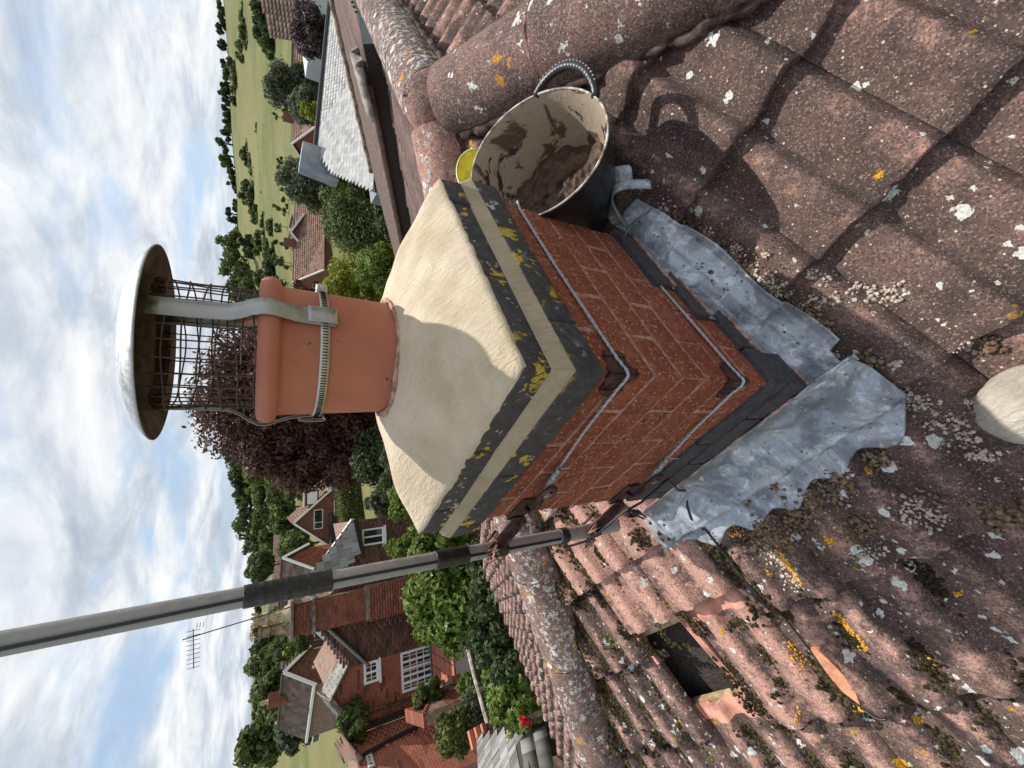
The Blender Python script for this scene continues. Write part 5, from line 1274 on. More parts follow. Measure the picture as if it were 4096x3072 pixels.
mb = MB(); mb.box(F1g.p(1352, 1925, 1.2), (4.2, 3, 2.6), (F1g.d, F1g.n, Zv)); mb.build('garage_wall', M['lintel'], ga); mb = MB(); mb.box(F1g.p(1352, 1925, -.38), (3.0, .08, 2.2), (F1g.d, F1g.n, Zv)); mb.build('garage_door', M['white'], ga); mb = MB(); mb.box(F1g.p(1328, 1925, -.45), (4.4, .1, .28), (F1g.d, F1g.n, Zv)); mb.build('fascia', M['white'], ga)
F2 = Frame(at(1240, 2230, 36), *((RH * .36 + FH * .93).xy))
gable_house('terrace_house', 'red brick house with a steep brown tiled roof standing left of the white bargeboard gable', F2, (1131, 2240), (1256, 2285), (1225, 2189), (1420, 2230), BR_RED, TILEB, 6, rcap=100, win=())
F4 = Frame(at(1251, 2742, 34), *((RH * .45 + FH * .89).xy))
h4 = gable_house('terrace_house', 'brown brick house end gable with a white sloping verge, nearest the big slate-roofed house', F4, (1135, 2697), (1250, 2742), (1229, 2602), (1420, 2690), BR_DK, TILEB, 6.0, rcap=130, win=(W_(F4, 1248, 2660, 1275, 2672, (1,)),))
# the long side of the same terrace, seen along its front
c0 = F4.p(1251, 2742, -.2); dl = None
r0_, r1p = F4.p(1135, 2697, -.1), None
dirL = F4.n.copy(); Ln = 6.2
rb0 = r0_; rb1 = r0_ + dirL * (Ln * .93)
FL4 = Frame(c0 + Vector((0, 0, 0)) + (RH * .0), dirL.x, dirL.y); inn = FL4.n
FL4.P = c0 + inn * .35
poly = [(0, -8.5), (0, c0.z - .08), (Ln - .2, c0.z - .08), (Ln - .2, -8.5)]
wv = []
for (xa, ya, xb, yb, cc) in ((1253, 2800, 1282, 2745, (.5,)), (1253, 2885, 1283, 2827, (.45,)), (1252, 2965, 1282, 2905, (.35,))): wv.append(W_(FL4, xa, yb, xb, ya, cc))
if FL4.d.dot(dirL) < 0: poly = [(-x, z) for x, z in poly]
slab([FL4.w(u, z, .02) for u, z in poly], inn * 5, MORT, 'wall', h4); pieces(FL4.P + inn * .02, FL4.d, Zv, -inn, poly, .225, .075, .01, .015, BR_DK, 'brick', h4, 0, [rect(w[:4]) for w in wv])
for w in wv: window(FL4, *w[:4], h4, w[4], bar=.07, sill=False)
bargeboard(c0 - inn * .1 - Zv * .06, c0 + dirL * Ln - inn * .1 - Zv * .06, h4, .16, .10, name='gutter')
mb = MB(); s_ = rb0.lerp(rb1, .42); mb.box(s_ + Zv * .25, (.5, .7, 1.0), (dirL, inn, Zv)); cs = mb.build('chimney', BR_DK[1], h4); mb = MB(); mb.lathe([(.14, 0), (.11, .1), (.10, .45), (.13, .5)], s_ + Zv * .75, 12); mb.build('pot', POTC, cs)
# far houses between the pots
far = []
for n_, (px, py, D_, wd, hh, lab) in enumerate(((1090, 2420, 150, 11, 5, 'long distant brick house with a low pink roof, right of the cream pots'), (1085, 2545, 150, 10, 5, 'distant pink-roofed house seen just left of the chimney pots'), (1105, 2230, 170, 16, 6, 'distant brick terrace below the wooded hill'), (1165, 2560, 60, 7, 6, 'brown-roofed cottage close behind the big chimney'))):
    p = at(px, py, D_); ff = Frame(p, *(RH * 1 + FH * .2).xy); h = empty('distant_house', p - Zv * 6, lab, 'house')
    slab([ff.w(-wd / 2, -hh - 3 + p.z - ff.P.z + (ff.P.z if False else 0) - p.z * 0 + 0 + (p.z if False else 0)) if False else p + ff.d * (-wd / 2) - Zv * (hh + 3), p + ff.d * (wd / 2) - Zv * (hh + 3), p + ff.d * (wd / 2) - Zv * 1.6, p + ff.d * (-wd / 2) - Zv * 1.6], ff.n * 6, BR_DK[1] if n_ != 3 else BR_OLD[1], 'wall', h)
    e0, e1 = p + ff.d * (-wd / 2 - .3) - Zv * 1.7 - ff.n * .3, p + ff.d * (wd / 2 + .3) - Zv * 1.7 - ff.n * .3
    roofq([e0, e1, e1 + ff.n * 3.3 + Zv * 2.6, e0 + ff.n * 3.3 + Zv * 2.6], TILEP if n_ < 3 else TILEB, h, .6, .5, 0, name='tile')
    for i in range(3):
        c = p + ff.d * (wd * (-.3 + .3 * i)) - Zv * 2.9 - ff.n * .03; mb = MB(); mb.box(c, (1.3, .08, 1.2), (ff.d, ff.n, Zv)); wf = mb.build('window', M['white'], h); mb = MB(); mb.box(c - ff.n * .05, (1.1, .03, 1.0), (ff.d, ff.n, Zv)); mb.build('pane', M['glass'], wf)
# ------------------------------------------------------------------ right hand side
SW = Frame(at(1500, 614, 17), 1, 0)
wr = empty('slate_roofed_house', at(1500, 500, 17) - Zv * 4, 'house with a broad pale grey slate roof and dark ridge, below us on the right', 'house')
P1, P2, P3_, P4 = at(1500, 768, 13.0), at(1385, -60, 24), at(1327, -60, 27.5), at(1265, 596, 17.8)
# one plane through three of the corners, the fourth laid onto it
P4 = at(1265, 596, 17.8)
en = (P2 - P1).cross(P4 - P1).normalized(); P3_ = on_plane(1327, -60, en, en.dot(P1)); P5 = on_plane(1325, 690, en, en.dot(P1))
roofq([P4, P3_, P2, P1, P5], SLATEW, wr, .20, .16, 300, name='slate', gap=.006, proud=.008, tilt=.02)
mb = MB(); mb.tube([P4 + Zv * .03, P3_ + Zv * .03], .085, 8); mb.build('ridge', M['black'], wr)
slab([P1 - Zv * .05, P5 - Zv * .05, P4 - Zv * .1, P4 - Zv * 4, P1 - Zv * 4], Vector((-.05, .05, 0)), M['render'], 'wall', wr)
dn = (P1 - P4); dn.z = 0
slab([P1 - Zv * .06, P1 - Zv * 3.5, P2 - Zv * 3.5, P2 - Zv * .06], Vector((-.6, .5, 0)), M['render'], 'wall', wr)
zc = at(1265, 632, 17.3); mb = MB(); mb.prism([zc + RH * -.55 - Zv * .75, zc + RH * .42 - Zv * .55, zc + RH * .46 + Zv * .42, zc + RH * -.38 + Zv * .50], FH * .7); o = mb.build('zinc_chimney', simple('dull zinc sheet', (.30, .34, .38), .5, .4, var=.15, sc=2), wr, bevel=.03); fixn(o)
def bungalow(name, lab, px, py, D_, wid, dep, rise, gable_side, rm=TILEP, group=None, cap=0, twoface=True):
    """long roof running across the view with an end gable at the left (gable_side -1) or none"""
    p = at(px, py, D_); d = (RH * .97 + FH * .24).normalized(); nn = Vector((-d.y, d.x, 0)); nn = nn if nn.dot(FH) > 0 else -nn
    h = empty(name, p - Zv * 6, lab, 'house', group); A0 = p; A1 = p + d * wid; e = -Zv * rise - nn * dep / 2
    roofq([A0 + e, A1 + e, A1, A0], rm, h, .34, .33, cap, name='tile', tilt=.05); e2 = -Zv * rise + nn * dep / 2
    roofq([A0 + e2, A1 + e2, A1, A0], rm, h, .34, .33, 0, name='tile', tilt=.05, back=1)
    g = [A0 + d * .3 + e - Zv * 0 + nn * .3, A0 + d * .3 + e2 - nn * .3, A0 + d * .3 + e2 - nn * .3 - Zv * 3, A0 + d * .3 + e + nn * .3 - Zv * 3]; slab([A0 + d * .3 - Zv * .15] + g[1:] + g[:1], d * (wid - .6), BR_DK[1], 'wall', h)
    for ee in (e, e2): bargeboard(A0 + ee - d * .03, A0 - d * .03, h, .20, .06)
    return h, A0, A1, d, nn
R1 = bungalow('bungalow', 'brown-roofed bungalow with a short brick chimney beside the yellow-green tree', 1166, 575, 62, 26, 8, 2.3, -1, cap=60)
mb = MB(); mb.box(R1[1] + R1[3] * 3.5 + Zv * .3, (.9, .7, 1.3), (R1[3], R1[4], Zv)); mb.build('chimney', BR_DK[1], R1[0])
# the pair of white-verged gables, facing us
for n_, (ax, ay, el, er, D_, lab, dp) in enumerate(((1172, 862, (1205, 895), (1218, 835), 60, 'farther of the two white-edged brown brick gables', 7), (1162, 929, (1216, 995), (1212, 862), 54, 'nearer of the two white-edged brown brick gables', 8))):
    ff = Frame(at(ax, ay, D_), *((RH * 1 + FH * -.10).xy)); hh = gable_house('gabled_bungalow', lab, ff, (ax, ay), el, er, (1290, ay), BR_DK, TILEP, dp, pw=.225, ph=.075, tp=(.34, .33), rcap=0)
R2 = bungalow('bungalow', 'brown-roofed bungalow left of the white-edged gables, near the chimney pot', 1172, 1128, 52, 10, 8, 2.6, -1, cap=60)
mb = MB(); mb.box(R2[1] + R2[3] * 4.6 + Zv * .4, (.7, .6, 1.2), (R2[3], R2[4], Zv)); mb.build('chimney', BR_DK[1], R2[0])
R3 = bungalow('bungalow', 'brown-roofed bungalow behind the dark purple-leaved tree at the edge of the view', 1166, 330, 64, 20, 8, 3.2, -1, cap=40); 
p = at(1235, 12, 38); mb = MB(); ff = Frame(p, *RH.xy); slab([p + RH * -2.2 - Zv * .2, p + RH * 3 + Zv * .6, p + RH * 3 - Zv * 4, p + RH * -2.2 - Zv * 4], FH * 4, simple('pale rendered wall', (.55, .57, .62), .8), 'wall', (wh := empty('pale_house', p - Zv * 4, 'pale rendered house just entering the view behind the dark purple tree', 'house')))
roofq([p + RH * -2.6 - Zv * .3 - FH * .3, p + RH * 3 + Zv * .6 - FH * .3, p + RH * 3 + Zv * 3 + FH * 3, p + RH * -1.2 + Zv * 1.6 + FH * 3], TILEB, wh, .34, .33, 0, name='tile')
# ------------------------------------------------------------------ garden: rail, planter, shed
GF = Frame(at(1800, 2700, 12.4), .40, .92)
sh = empty('garden_shed', at(2000, 2990, 7.5) - Zv * 2, 'small shed with a grey striped felt-shingle roof at the corner of the garden', 'shed')
s1, s2, s3, s4 = at(1906, 2950, 8.6), at(2072, 2911, 7.2), at(2100, 3110, 6.6), at(1915, 3110, 8.0)
en = (s2 - s1).cross(s4 - s1).normalized(); s3 = on_plane(2100, 3110, en, en.dot(s1))
FELT = pair('grey striped felt shingle', (.14, .135, .13), (.44, .44, .43), (.30, .28, .26), bump=.002); roofq([s1, s4, s3, s2], FELT, sh, .055, .17, 300, name='shingle', gap=.003, proud=.008, tilt=.0, thick=.03)
s5 = at(2120, 2960, 6.9) - Zv * .25; s6 = at(2150, 3110, 6.4) - Zv * .25; roofq([s2, s3, s6, s5], FELT, sh, .25, .2, 0, name='shingle', gap=.006, proud=.006, tilt=0, thick=.03)
slab([s1 - Zv * .05, s2 - Zv * .05, s2 - Zv * 2, s1 - Zv * 2], (s4 - s1) * .96, simple('dark shed boards', (.055, .040, .032), .9, var=.3, sc=6), 'shed_wall', sh)
cm = simple('red brick wall', (.36, .16, .12), .9, var=.2, sc=20)
def gwall(name, lab, pts, h, th, mats, cap=20):
    """low brick wall along ground points given in the photograph"""
    g = empty(name, pts[0] - Zv * h, lab, 'wall')
    for a, b in zip(pts[:-1], pts[1:]):
        d = (b - a); d.z = 0; n_ = Vector((-d.y, d.x, 0)).normalized() * (th / 2); slab([a - n_, a + n_, b + n_, b - n_], -Zv * h, MORT, 'wall_body', g)
        ff = Frame(a - n_ if (n_.dot(CW - a) < 0) else a + n_, d.x, d.y); L_ = d.length; sg = 1 if ff.d.dot(d) > 0 else -1
        z1_ = min(a.z, b.z); pieces(Vector((ff.P.x, ff.P.y, 0)), ff.d * sg, Zv, -ff.n, [(0, z1_ - h), (L_, z1_ - h), (L_, z1_), (0, z1_)], .225, .075, .01, .012, mats, 'brick', g, cap)
        ex = d.normalized(); k = 0
        while k * .11 < L_ - .05:
            o = bpy.data.objects.new('coping_brick', unit_box(mats[0])); COL.objects.link(o); o.parent = g; o.matrix_parent_inverse = Matrix.Translation(-g.location); ang = atan2(ex.y, ex.x)
            o.matrix_basis = Matrix.Translation(Vector((a.x, a.y, 0)) + ex * (k * .11 + .055) + Zv * (a.z + (b.z - a.z) * (k * .11) / L_ + .03)) @ Matrix.Rotation(ang, 4, 'Z') @ Matrix.Diagonal((.098, th + .04, .07, 1)); o.color = (random.random(),) * 3 + (1,); k += 1
    return g
gwall('planter_wall', 'low brick planter wall with projecting end, below the big house window', [at(1632, 2858, 12.6), at(1705, 2880, 11.2), at(1740, 2800, 12.0), at(1800, 2720, 12.2)], .9, .22, BR_STK)
gwall('garden_wall', 'short red brick garden wall touching the felt-roofed shed', [at(1890, 2958, 8.9), at(1960, 2920, 8.6)], 1.3, .22, BR_OR)
mb = MB(); a_, b_ = at(1870, 2585, 9.8), at(1962, 2935, 8.9); mb.tube([a_, a_.lerp(b_, .4) + Zv * .02, b_], [.045, .04, .04], 7); mb.tube([a_, a_ - Zv * 1.2], .05, 7); mb.tube([a_.lerp(b_, .55), a_.lerp(b_, .55) - Zv * 1.3], .04, 7)
o = mb.build('pergola_rail', simple('bleached garden timber', (.42, .37, .30), .9, var=.3, sc=12, bump=.004), None); tag(o, 'bleached timber rail running across the garden bushes', 'rail')
pv = empty('brick_paving', at(1790, 2640, 12) - Zv * .1, 'square red tile paving under the big house window', 'paving'); a_ = at(1745, 2700, 12.8); ex = HM.d; ey = HM.n * -1
for i in range(6):
    for j in range(5):
        o = bpy.data.objects.new('paving_tile', unit_box(BR_OR[0])); COL.objects.link(o); o.parent = pv; o.matrix_parent_inverse = Matrix.Translation(-pv.location); o.matrix_basis = Matrix.Translation(at(1770, 2660, 13.2) + ex * (i * .34 - 1) + ey * (j * .34 - .6)) @ Matrix((ex, ey, Zv)).transposed().to_4x4() @ Matrix.Diagonal((.31, .31, .06, 1)); o.color = (random.random() * .3,) * 3 + (1,)
slab([at(1765, 2640, 13.2) + ex * -1.3 + ey * -1 - Zv * .03, at(1765, 2640, 13.2) + ex * 1.6 + ey * -1 - Zv * .03, at(1765, 2640, 13.2) + ex * 1.6 + ey * 2 - Zv * .03, at(1765, 2640, 13.2) + ex * -1.3 + ey * 2 - Zv * .03], -Zv * .2, MORTG, 'paving_bed', pv)
so_ = simple('bare brown soil', (.10, .065, .045), .98, var=.3, sc=6, bump=.02, bsc=20); mb = MB(); c_ = at(1850, 2700, 11.5); mb.grid(lambda u, v: Vector((CW.x, CW.y, 0)) + (FH * cos(radians(-50 + 34 * u)) + RH * sin(radians(-50 + 34 * u))) * (5 + 14 * v) + Zv * (-5.9 + .1 * mn.noise(Vector((u * 9, v * 9, 0)))), 20, 20); o = mb.build('garden_soil', so_, None, smooth=True); tag(o, kind='structure')
# ------------------------------------------------------------------ trees and plants
LEAF = {
 'mid': plain_leaf('mid green leaves', (.060, .088, .026), (.115, .155, .045), (.190, .235, .085)),
 'dark': plain_leaf('dark green leaves', (.038, .058, .022), (.070, .102, .036), (.120, .155, .060)),
 'blue': plain_leaf('grey green leaves', (.070, .090, .048), (.120, .145, .082), (.210, .235, .150)),
 'bright': plain_leaf('bright green leaves', (.075, .120, .020), (.150, .210, .035), (.270, .330, .080)),
 'yellow': plain_leaf('yellow green leaves', (.160, .190, .020), (.280, .310, .035), (.420, .430, .080)),
 'copper': plain_leaf('dark copper leaves', (.060, .032, .027), (.125, .062, .046), (.270, .140, .090), trans=.25),
 'purple': plain_leaf('purple grey leaves', (.045, .032, .036), (.090, .066, .068), (.200, .160, .160), trans=.2),
 'laurel': plain_leaf('glossy laurel leaves', (.070, .115, .018), (.150, .215, .035), (.320, .380, .110), rough=.38, trans=.25),
 'hedge': plain_leaf('clipped hedge leaves', (.060, .085, .020), (.130, .160, .040), (.230, .250, .080)),
 'flower': plain_leaf('red flowers', (.50, .02, .02), (.62, .03, .03), (.70, .10, .10), trans=.1)}
BARK = simple('brown bark', (.085, .065, .048), .95, var=.3, sc=6, bump=.02, bsc=20)
def leaves(centers, radii, n, size, asp=1.9, squash=.85, fill=.25, up=.25):
    """leaf faces spread over and inside lumps; returns V, Q, rnd"""
    C = np.array([tuple(c) for c in centers]); Rr = np.asarray(radii, float); k = len(C); w = Rr ** 2 / (Rr ** 2).sum(); idx = RNG.choice(k, n, p=w)
    d = RNG.normal(size=(n, 3)); d /= np.linalg.norm(d, axis=1)[:, None]; rad = np.where(RNG.random(n) < fill, RNG.uniform(.2, .8, n), RNG.uniform(.80, 1.10, n)) * np.where(RNG.random(n) < .10, RNG.uniform(1.05, 1.35, n), 1)
    P = C[idx] + d * np.array([1, 1, squash]) * (Rr[idx] * rad)[:, None]
    nrm = d + RNG.normal(size=(n, 3)) * .55 + np.array([0, 0, up]); nrm /= np.linalg.norm(nrm, axis=1)[:, None]
    t = np.cross(nrm, RNG.normal(size=(n, 3))); t /= np.linalg.norm(t, axis=1)[:, None]; b = np.cross(nrm, t)
    s = size * RNG.uniform(.55, 1.35, n)[:, None]; a = t * s; c = b * s / asp
    V = np.stack([P - a, P - a * .1 + c, P + a, P - a * .1 - c], 1) + nrm[:, None, :] * np.array([-.18, .1, -.12, .1])[None, :, None] * s[:, None, :]
    Q = np.arange(4 * n).reshape(n, 4); return V.reshape(-1, 3), Q, np.clip(RNG.beta(1.6, 2.0, n) + (RNG.random(k)[idx] - .5) * .35, 0, 1)
def trunk_mesh(base, top, r_, limbs, parent, name='trunk'):
    mb = MB(); base = Vector(base); top = Vector(top); m = [base.lerp(top, f) + Vector((random.uniform(-1, 1), random.uniform(-1, 1), 0)) * r_ * .6 * (f > 0) for f in (0, .35, .7, 1)]
    mb.tube(m, [r_ * 1.25, r_, r_ * .75, r_ * .4], 8)
    for q in limbs:
        s_ = base.lerp(top, random.uniform(.35, .9)); mb.tube([s_, s_.lerp(Vector(q), .5) + Vector((0, 0, r_)), Vector(q)], [r_ * .5, r_ * .3, r_ * .1], 6)
    return mb.build(name, BARK, parent, smooth=True)
def crown_shape(c, rx, ry, rz, nl, rl, seed, low=-.5):
    rr = random.Random(seed); C, R_ = [], []
    for i in range(nl):
        while True:
            p = Vector((rr.uniform(-1, 1), rr.uniform(-1, 1), rr.uniform(low, 1)))
            if p.length < 1 and (p.length > .35 or rr.random() < .3): break
        C.append(Vector(c) + Vector((p.x * rx, p.y * ry, p.z * rz))); R_.append(rl * rr.uniform(.6, 1.3))
    return C, R_
def tree(name, label, px, py, D_, wpx, kind, n=1200, leaf=None, nl=22, hz=None, group=None, base_z=None, cat='tree', depth=None, lumps=.30, conical=False, bottom=None, down=None):
    """px,py: top of the crown in the photograph; wpx: its width there"""
    top = at(px, py, D_); wm = wpx / FL * (top - CW).dot(CF); gz = ground(top.x, top.y) if base_z is None else base_z
    H = max(top.z - gz, wm * .5); rx = wm / 2; 
    hz = hz or (down / FL * (top - CW).dot(CF) / 2 if down else min(H * .46, max(rx * .95, .6 * rx)))
    cz = top.z - hz; seed = int(px * 13 + py * 7); rl = max(.04, lumps * min(rx, hz) * 1.15); leaf = leaf or max(.05, wm / 30)
    C, R_ = crown_shape((top.x, top.y, cz), rx * .85, (depth or rx) * .85, hz * .86, nl, rl, seed, low=-.95 if down else -.75)
    if conical: C = [Vector((top.x + (c.x - top.x) * max(.15, (top.z - c.z) / (2 * hz)) * 1.3, top.y + (c.y - top.y) * max(.15, (top.z - c.z) / (2 * hz)) * 1.3, c.z)) for c in C]
    t = empty(name, (top.x, top.y, gz), label, cat, group)
    Vv, Qq, A = leaves(C, R_, n, leaf); link('crown', np_mesh('crown', Vv, Qq, [LEAF[kind]], A), t)
    random.seed(seed); trunk_mesh((top.x, top.y, gz - .2), (top.x, top.y, cz + hz * .3), max(.03, rx * .07), [C[i] for i in range(0, len(C), max(1, len(C) // 6))][:6], t)
    return t
rr = random.Random(77)
# crest of the right-hand hill
G1 = 'trees along the crest of the grassy hill'
for (px, py, w) in ((860, 30, 60), (862, 95, 60), (868, 165, 38), (905, 215, 70), (868, 275, 60), (880, 320, 60), (872, 365, 56), (900, 410, 60), (880, 455, 60), (890, 500, 56), (858, 560, 64), (866, 610, 70), (880, 655, 60), (900, 700, 56), (925, 745, 50), (928, 815, 40), (905, 850, 60), (925, 905, 60), (918, 940, 50)):
    tree('hill_tree', 'small dark tree standing on the crest of the grassy hill at the right', px, py, 395, w * 1.45, 'dark' if rr.random() < .6 else 'mid', n=800, leaf=1.3, nl=9, group=G1, hz=None)
G2 = 'trees in the hedges across the grassy hill'
for (px, py, w, D_) in ((948, 60, 80, 250), (955, 110, 90, 240), (930, 200, 110, 260), (905, 250, 80, 300), (925, 310, 80, 300), (918, 370, 70, 310), (1012, 20, 110, 130), (1010, 110, 90, 150), (1040, 160, 80, 140), (1000, 560, 90, 230), (960, 600, 90, 250), (975, 650, 100, 230), (1000, 700, 90, 220), (955, 760, 90, 240), (985, 800, 90, 220), (1005, 850, 80, 200), (1035, 610, 60, 190), (1045, 690, 60, 180), (1050, 760, 60, 180), (1060, 835, 60, 170),
                          (1040, 880, 60, 170), (1035, 930, 70, 170), (1000, 965, 80, 190), (1050, 990, 60, 160), (1025, 505, 60, 200), (1060, 480, 56, 170), (1085, 560, 50, 150), (1040, 1060, 90, 150), (1075, 1010, 60, 140), (1068, 900, 50, 140)):
    tree('hedge_tree', 'bushy mid green tree in the hedge lines across the grassy hill at the right', px, py, D_, w * 1.55, rr.choice(['mid', 'dark', 'mid', 'mid']), n=1300, leaf=.8, nl=20, group=G2)
for (px, py, w, D_, kd) in ((858, 960, 110, 250, 'mid'), (862, 1010, 100, 240, 'mid'), (870, 1070, 120, 230, 'mid'), (900, 1120, 120, 220, 'mid'), (940, 1160, 110, 200, 'mid'), (950, 980, 90, 210, 'dark'), (1000, 1120, 100, 170, 'mid'), (905, 1200, 120, 230, 'dark'), (930, 1290, 120, 230, 'mid'), (990, 1200, 90, 160, 'mid')):
    tree('hill_tree', 'full round-headed green tree on the slope just right of the chimney pot', px, py, D_, w, kd, n=900, leaf=.9, nl=16, group='full green trees right of the chimney pot')
G3 = 'small bushes dotted over the rough meadow'
for k in range(46):
    y = rr.uniform(420, 1130); x = rr.uniform(1085, 1165); tree('meadow_bush', 'small rounded bush on the rough meadow below the hill', x, y, rr.uniform(85, 125), rr.uniform(18, 40), rr.choice(['mid', 'bright', 'mid']), n=130, leaf=.30, nl=5, group=G3, cat='bush')
# nearer trees at the right
tree('purple_tree', 'dark purple-leaved tree with pale glints beyond the slate roof, at the edge of the view', 1165, 90, 36, 190, 'purple', n=9000, leaf=.10, nl=40, down=150)
tree('grey_green_tree', 'grey-green leafy tree in front of the brown roofs right of the slate roof', 1020, 300, 44, 190, 'blue', n=9000, leaf=.16, nl=46, down=300)
tree('grey_green_tree', 'shorter grey-green bushy tree directly above the slate ridge', 1150, 395, 38, 150, 'blue', n=6000, leaf=.12, nl=36, down=150)
tree('yellow_shrub', 'yellow-green feathery shrub above the slate ridge beside the bungalow chimney', 1200, 430, 32, 90, 'yellow', n=2600, leaf=.10, nl=22, down=80)
tree('willow_tree', 'soft grey-green tree between the zinc chimney and the white-edged gables', 1095, 700, 42, 190, 'blue', n=11000, leaf=.14, nl=60, down=280)
tree('sycamore_tree', 'broad mid green tree filling the gap left of the slate roof', 1290, 860, 24, 330, 'mid', n=20000, leaf=.085, nl=90, down=330)
tree('small_tree', 'yellow-green tree touching the zinc chimney', 1275, 690, 20, 100, 'bright', n=4200, leaf=.07, nl=30, down=130)
tree('small_tree', 'mid green bush below the zinc chimney, at the slate eave', 1380, 740, 17, 130, 'mid', n=5200, leaf=.06, nl=34, down=200)
tree('golden_tree', 'bright yellow-green tree just right of the orange chimney pot', 1275, 1105, 15, 190, 'yellow', n=11000, leaf=.055, nl=60, down=330)
tree('golden_tree', 'lower bright green tree next to the cream mortar cap', 1420, 1060, 12, 200, 'bright', n=9000, leaf=.05, nl=50, down=300)
tree('small_tree', 'dark green undergrowth beyond the ribbed roof verge', 1500, 850, 16, 200, 'dark', n=7000, leaf=.06, nl=44, down=140)
tree('maple_sapling', 'small dark red maple showing right of the pot clamp', 1150, 1150, 30, 90, 'copper', n=1800, leaf=.12, nl=16, down=160)
# copper beech
tree('copper_tree', 'large dark copper-leaved tree rising behind the chimney pot', 735, 1560, 21, 780, 'copper', n=52000, leaf=.105, nl=150, down=820, depth=3.2, lumps=.20)
tree('copper_tree', 'lower spreading dark copper tree left of the chimney pot', 930, 1790, 20, 430, 'copper', n=28000, leaf=.10, nl=90, down=700, depth=2.2, lumps=.24)
tree('ivy_tree', 'dark green climbing foliage under the copper tree', 1400, 1830, 17, 260, 'dark', n=9000, leaf=.08, nl=50, down=260)
# the wooded hill at the left
G4 = 'trees of the wood on the left-hand hill'
for (row, D_, tops, kd, w, n) in ((0, 255, [(1640, 880), (1700, 882), (1760, 886), (1815, 884), (1865, 886), (1915, 896), (1960, 905), (2010, 916), (2060, 926), (2105, 938), (2150, 950), (2190, 966)], 'dark', 95, 900),
                               (1, 190, [(1700, 985), (1765, 975), (1830, 965), (1890, 955), (1950, 972), (2000, 985), (2050, 990), (2110, 1002), (2160, 1020), (2210, 1035)], 'mid', 100, 1000),
                               (2, 120, [(1730, 1060), (1800, 1035), (1860, 1045), (1925, 1045), (1985, 1058), (2040, 1070), (2090, 1075), (2150, 1090), (2200, 1100)], 'mid', 105, 1500),
                               (3, 78, [(1850, 1110), (1915, 1110), (1960, 1130), (2190, 1140), (2240, 1130)], 'bright', 100, 1800)):
    for i, (y, x) in enumerate(tops):
        k2 = rr.choice([kd, kd, 'mid', 'bright' if row > 0 else 'dark']); tree('woodland_tree', ('dark green skyline tree of the left-hand wood', 'mid green tree half way down the left-hand wood', 'fresh green tree low in the left-hand wood', 'bright green tree at the foot of the left-hand wood')[row] + ', ' + ('first', 'second', 'third', 'fourth', 'fifth', 'sixth', 'seventh', 'eighth', 'ninth', 'tenth', 'eleventh', 'twelfth')[i] + ' from the chimney pot', x + rr.uniform(-8, 8), y, D_ * rr.uniform(.93, 1.07), w * rr.uniform(.9, 1.25), k2, n=n, leaf=(1.0, .8, .55, .4)[row], nl=16, group=(G4 + ', ' + ('skyline row', 'middle row', 'lower row', 'foot row')[row]), down=w * 1.15)
for (px, py, D_, w, kd, lab) in ((985, 2275, 130, 110, 'mid', 'round green tree just right of the taped pole, below the sky'), (1010, 2600, 110, 110, 'dark', 'dark green tree directly above the brown terrace roof ridge'), (990, 2680, 75, 160, 'mid', 'broad green tree above the white-verged terrace gable'), (1000, 2790, 70, 170, 'mid', 'broad green tree behind the terrace chimney'), (1025, 2880, 66, 150, 'mid', 'green tree behind the far end of the terrace roof'), (940, 3010, 58, 200, 'mid', 'tall green tree at the very left edge of the skyline'), (1100, 2940, 50, 160, 'blue', 'grey-green bush at the end of the terrace'), (1060, 2470, 90, 60, 'bright', 'light green bush between the chimney pots'), (1085, 2600, 60, 100, 'mid', 'green tree behind the left chimney pot'), (1120, 2590, 55, 90, 'bright', 'fresh green bush over the cottage roof'), (1110, 2520, 58, 60, 'bright', 'small bright bush just above the big stack'), (1100, 2350, 80, 60, 'bright', 'pale green bushes seen right of the aerial rod'), (1170, 2580, 30, 60, 'mid', 'ivy bush on the brown wall beside the slate verge')):
    tree('garden_tree', lab, px, py, D_, w, kd, n=3000 if w > 90 else 1200, leaf=D_ * .0050 + .02, nl=26 if w > 90 else 12)
for k in range(26):
    y = 2200 + k * 33 + rr.uniform(-8, 8); tree('far_tree', 'dark tree in the far wooded line on the left horizon', 1012 + rr.uniform(-8, 12), y, rr.uniform(420, 520), rr.uniform(40, 70), 'dark', n=200, leaf=2.0, nl=7, group='trees of the far line on the left horizon')
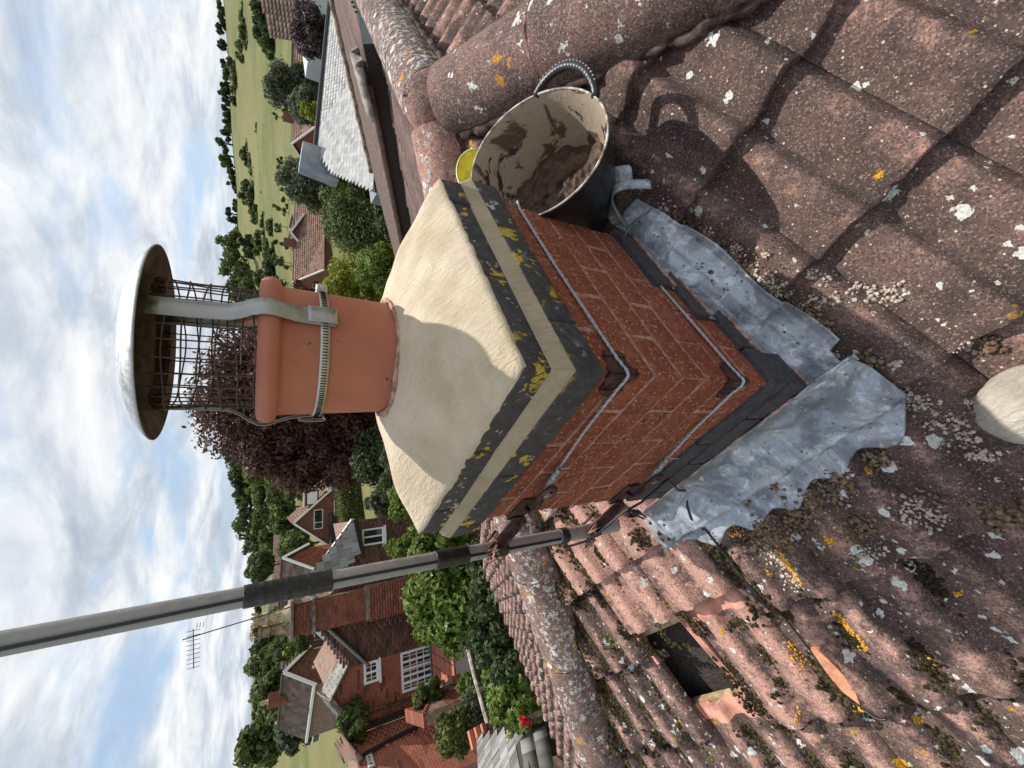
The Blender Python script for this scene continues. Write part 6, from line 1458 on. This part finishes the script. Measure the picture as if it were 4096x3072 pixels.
# hedges and shrubs near the houses
def boxhedge(name, lab, P, d, L_, dep, h, kind, n, leaf):
    t = empty(name, P, lab, 'hedge'); d = Vector((d.x, d.y, 0)).normalized(); nn = Vector((-d.y, d.x, 0)); Ps = []
    f = RNG.random((n, 3)); side = RNG.integers(0, 5, n)
    for i in range(n):
        a, b, c = f[i]
        if side[i] == 0: b = 1.0
        elif side[i] in (1, 2): c = 0.0
        elif side[i] == 3: c = 1.0
        Ps.append(P + d * (L_ * a) + nn * (dep * c) + Zv * (h * b) + Vector(tuple(RNG.normal(size=3) * leaf * .7)))
    P_ = np.array([tuple(p) for p in Ps]); m = len(P_); nrm = RNG.normal(size=(m, 3)); nrm /= np.linalg.norm(nrm, axis=1)[:, None]; tt = np.cross(nrm, RNG.normal(size=(m, 3))); tt /= np.linalg.norm(tt, axis=1)[:, None]; bb = np.cross(nrm, tt); s = leaf * RNG.uniform(.6, 1.3, m)[:, None]
    V = np.stack([P_ - tt * s, P_ + bb * s * .5, P_ + tt * s, P_ - bb * s * .5], 1).reshape(-1, 3); link('leaves', np_mesh('leaves', V, np.arange(4 * m).reshape(m, 4), [LEAF[kind]], RNG.random(m)), t)
    mb = MB(); mb.box(P + d * L_ / 2 + nn * dep / 2 + Zv * (h / 2 - .06), (L_ - .2, dep - .2, h - .12), (d, nn, Zv)); mb.build('twigs', simple('dark hedge twigs', (.03, .035, .015), .95), t); return t
p = at(1385, 2150, 36); q_ = at(1380, 1915, 40); boxhedge('clipped_hedge', 'long clipped box hedge with a sunlit flat top in front of the brown gabled house', Vector((p.x, p.y, p.z - 4.0)), q_ - p, (q_ - p).length, 1.4, 4.0, 'hedge', 16000, .10)
def shrub(name, lab, px, py, D_, wpx, down, kind, n, leaf, nl=30, cat='shrub', depth=None, lumps=.3, bz=None, group=None):
    return tree(name, lab, px, py, D_, wpx, kind, n=n, leaf=leaf, nl=nl, down=down, base_z=bz if bz is not None else -6.2, cat=cat, depth=depth, lumps=lumps, group=group)
shrub('olive_shrub', 'pale grey-green shrub in front of the dark hedge face', 1462, 2030, 22, 120, 120, 'blue', 3200, .11, 20)
shrub('leafy_shrub', 'bright green leafy branches beside the white window of the brick house', 1540, 2000, 11, 170, 190, 'bright', 4200, .055, 30)
shrub('leafy_shrub', 'bright green leaves spilling over the corner of the cream cap', 1540, 2220, 9.5, 180, 260, 'bright', 4200, .055, 34)
shrub('dark_shrub', 'dark shaded shrub under the copper tree near the cap edge', 1500, 1900, 13, 240, 200, 'dark', 6000, .06, 40)
shrub('laurel_bush', 'big glossy bright green laurel bush behind the aerial pole', 1625, 2430, 8.2, 470, 390, 'laurel', 17000, .062, 110, depth=.9, lumps=.22)
shrub('laurel_bush', 'smaller glossy laurel top seen right of the pole next to the cap', 1650, 2230, 7.6, 220, 260, 'laurel', 6000, .055, 50, depth=.5, lumps=.28)
shrub('shaded_shrub', 'dark green shrub in shade along our roof edge below the laurel', 1880, 2330, 6.6, 330, 200, 'dark', 7000, .045, 60, depth=.7)
shrub('shaded_shrub', 'dark green shrub in shade right beside the ribbed tiles', 1890, 2560, 6.6, 260, 200, 'dark', 6000, .04, 50, depth=.7)
shrub('garden_shrub', 'light green climbing plant over the brick planter', 1640, 2800, 11.8, 110, 130, 'hedge', 3600, .045, 30)
shrub('garden_shrub', 'bright green leafy plant in the cold frame bed', 1830, 2760, 10.6, 90, 90, 'bright', 2600, .04, 24)
shrub('rosemary_bush', 'grey-green feathery bush in the middle of the garden', 1840, 2870, 9.6, 170, 160, 'blue', 7000, .030, 50)
shrub('climbing_bush', 'ivy-green bush against the orange brick wall', 1740, 2960, 9.6, 160, 170, 'hedge', 5200, .036, 44)
shrub('laurel_bush', 'dark glossy cherry-laurel growing left of the timber rail', 1930, 2730, 8.0, 190, 190, 'laurel', 4200, .06, 36, depth=.6)
shrub('laurel_bush', 'glossy laurel beside our roof edge, farthest from the chimney', 1960, 2820, 7.2, 170, 180, 'laurel', 3600, .055, 36, depth=.6)
shrub('fern_plant', 'small yellow-green ferny plant next to red flowers by our roof edge', 2060, 2870, 6.2, 110, 120, 'bright', 2600, .03, 22)
shrub('red_flowers', 'small patch of red flowers near the shed roof corner', 2085, 2890, 6.0, 40, 34, 'flower', 120, .022, 8, cat='flowers')
shrub('red_flowers', 'pair of small red blooms among the middle garden plants', 1820, 2925, 9.4, 40, 30, 'flower', 46, .028, 6, cat='flowers')
shrub('wall_creeper', 'dark green bush behind the orange house roof', 1350, 2900, 14.5, 160, 120, 'mid', 5000, .07, 34)
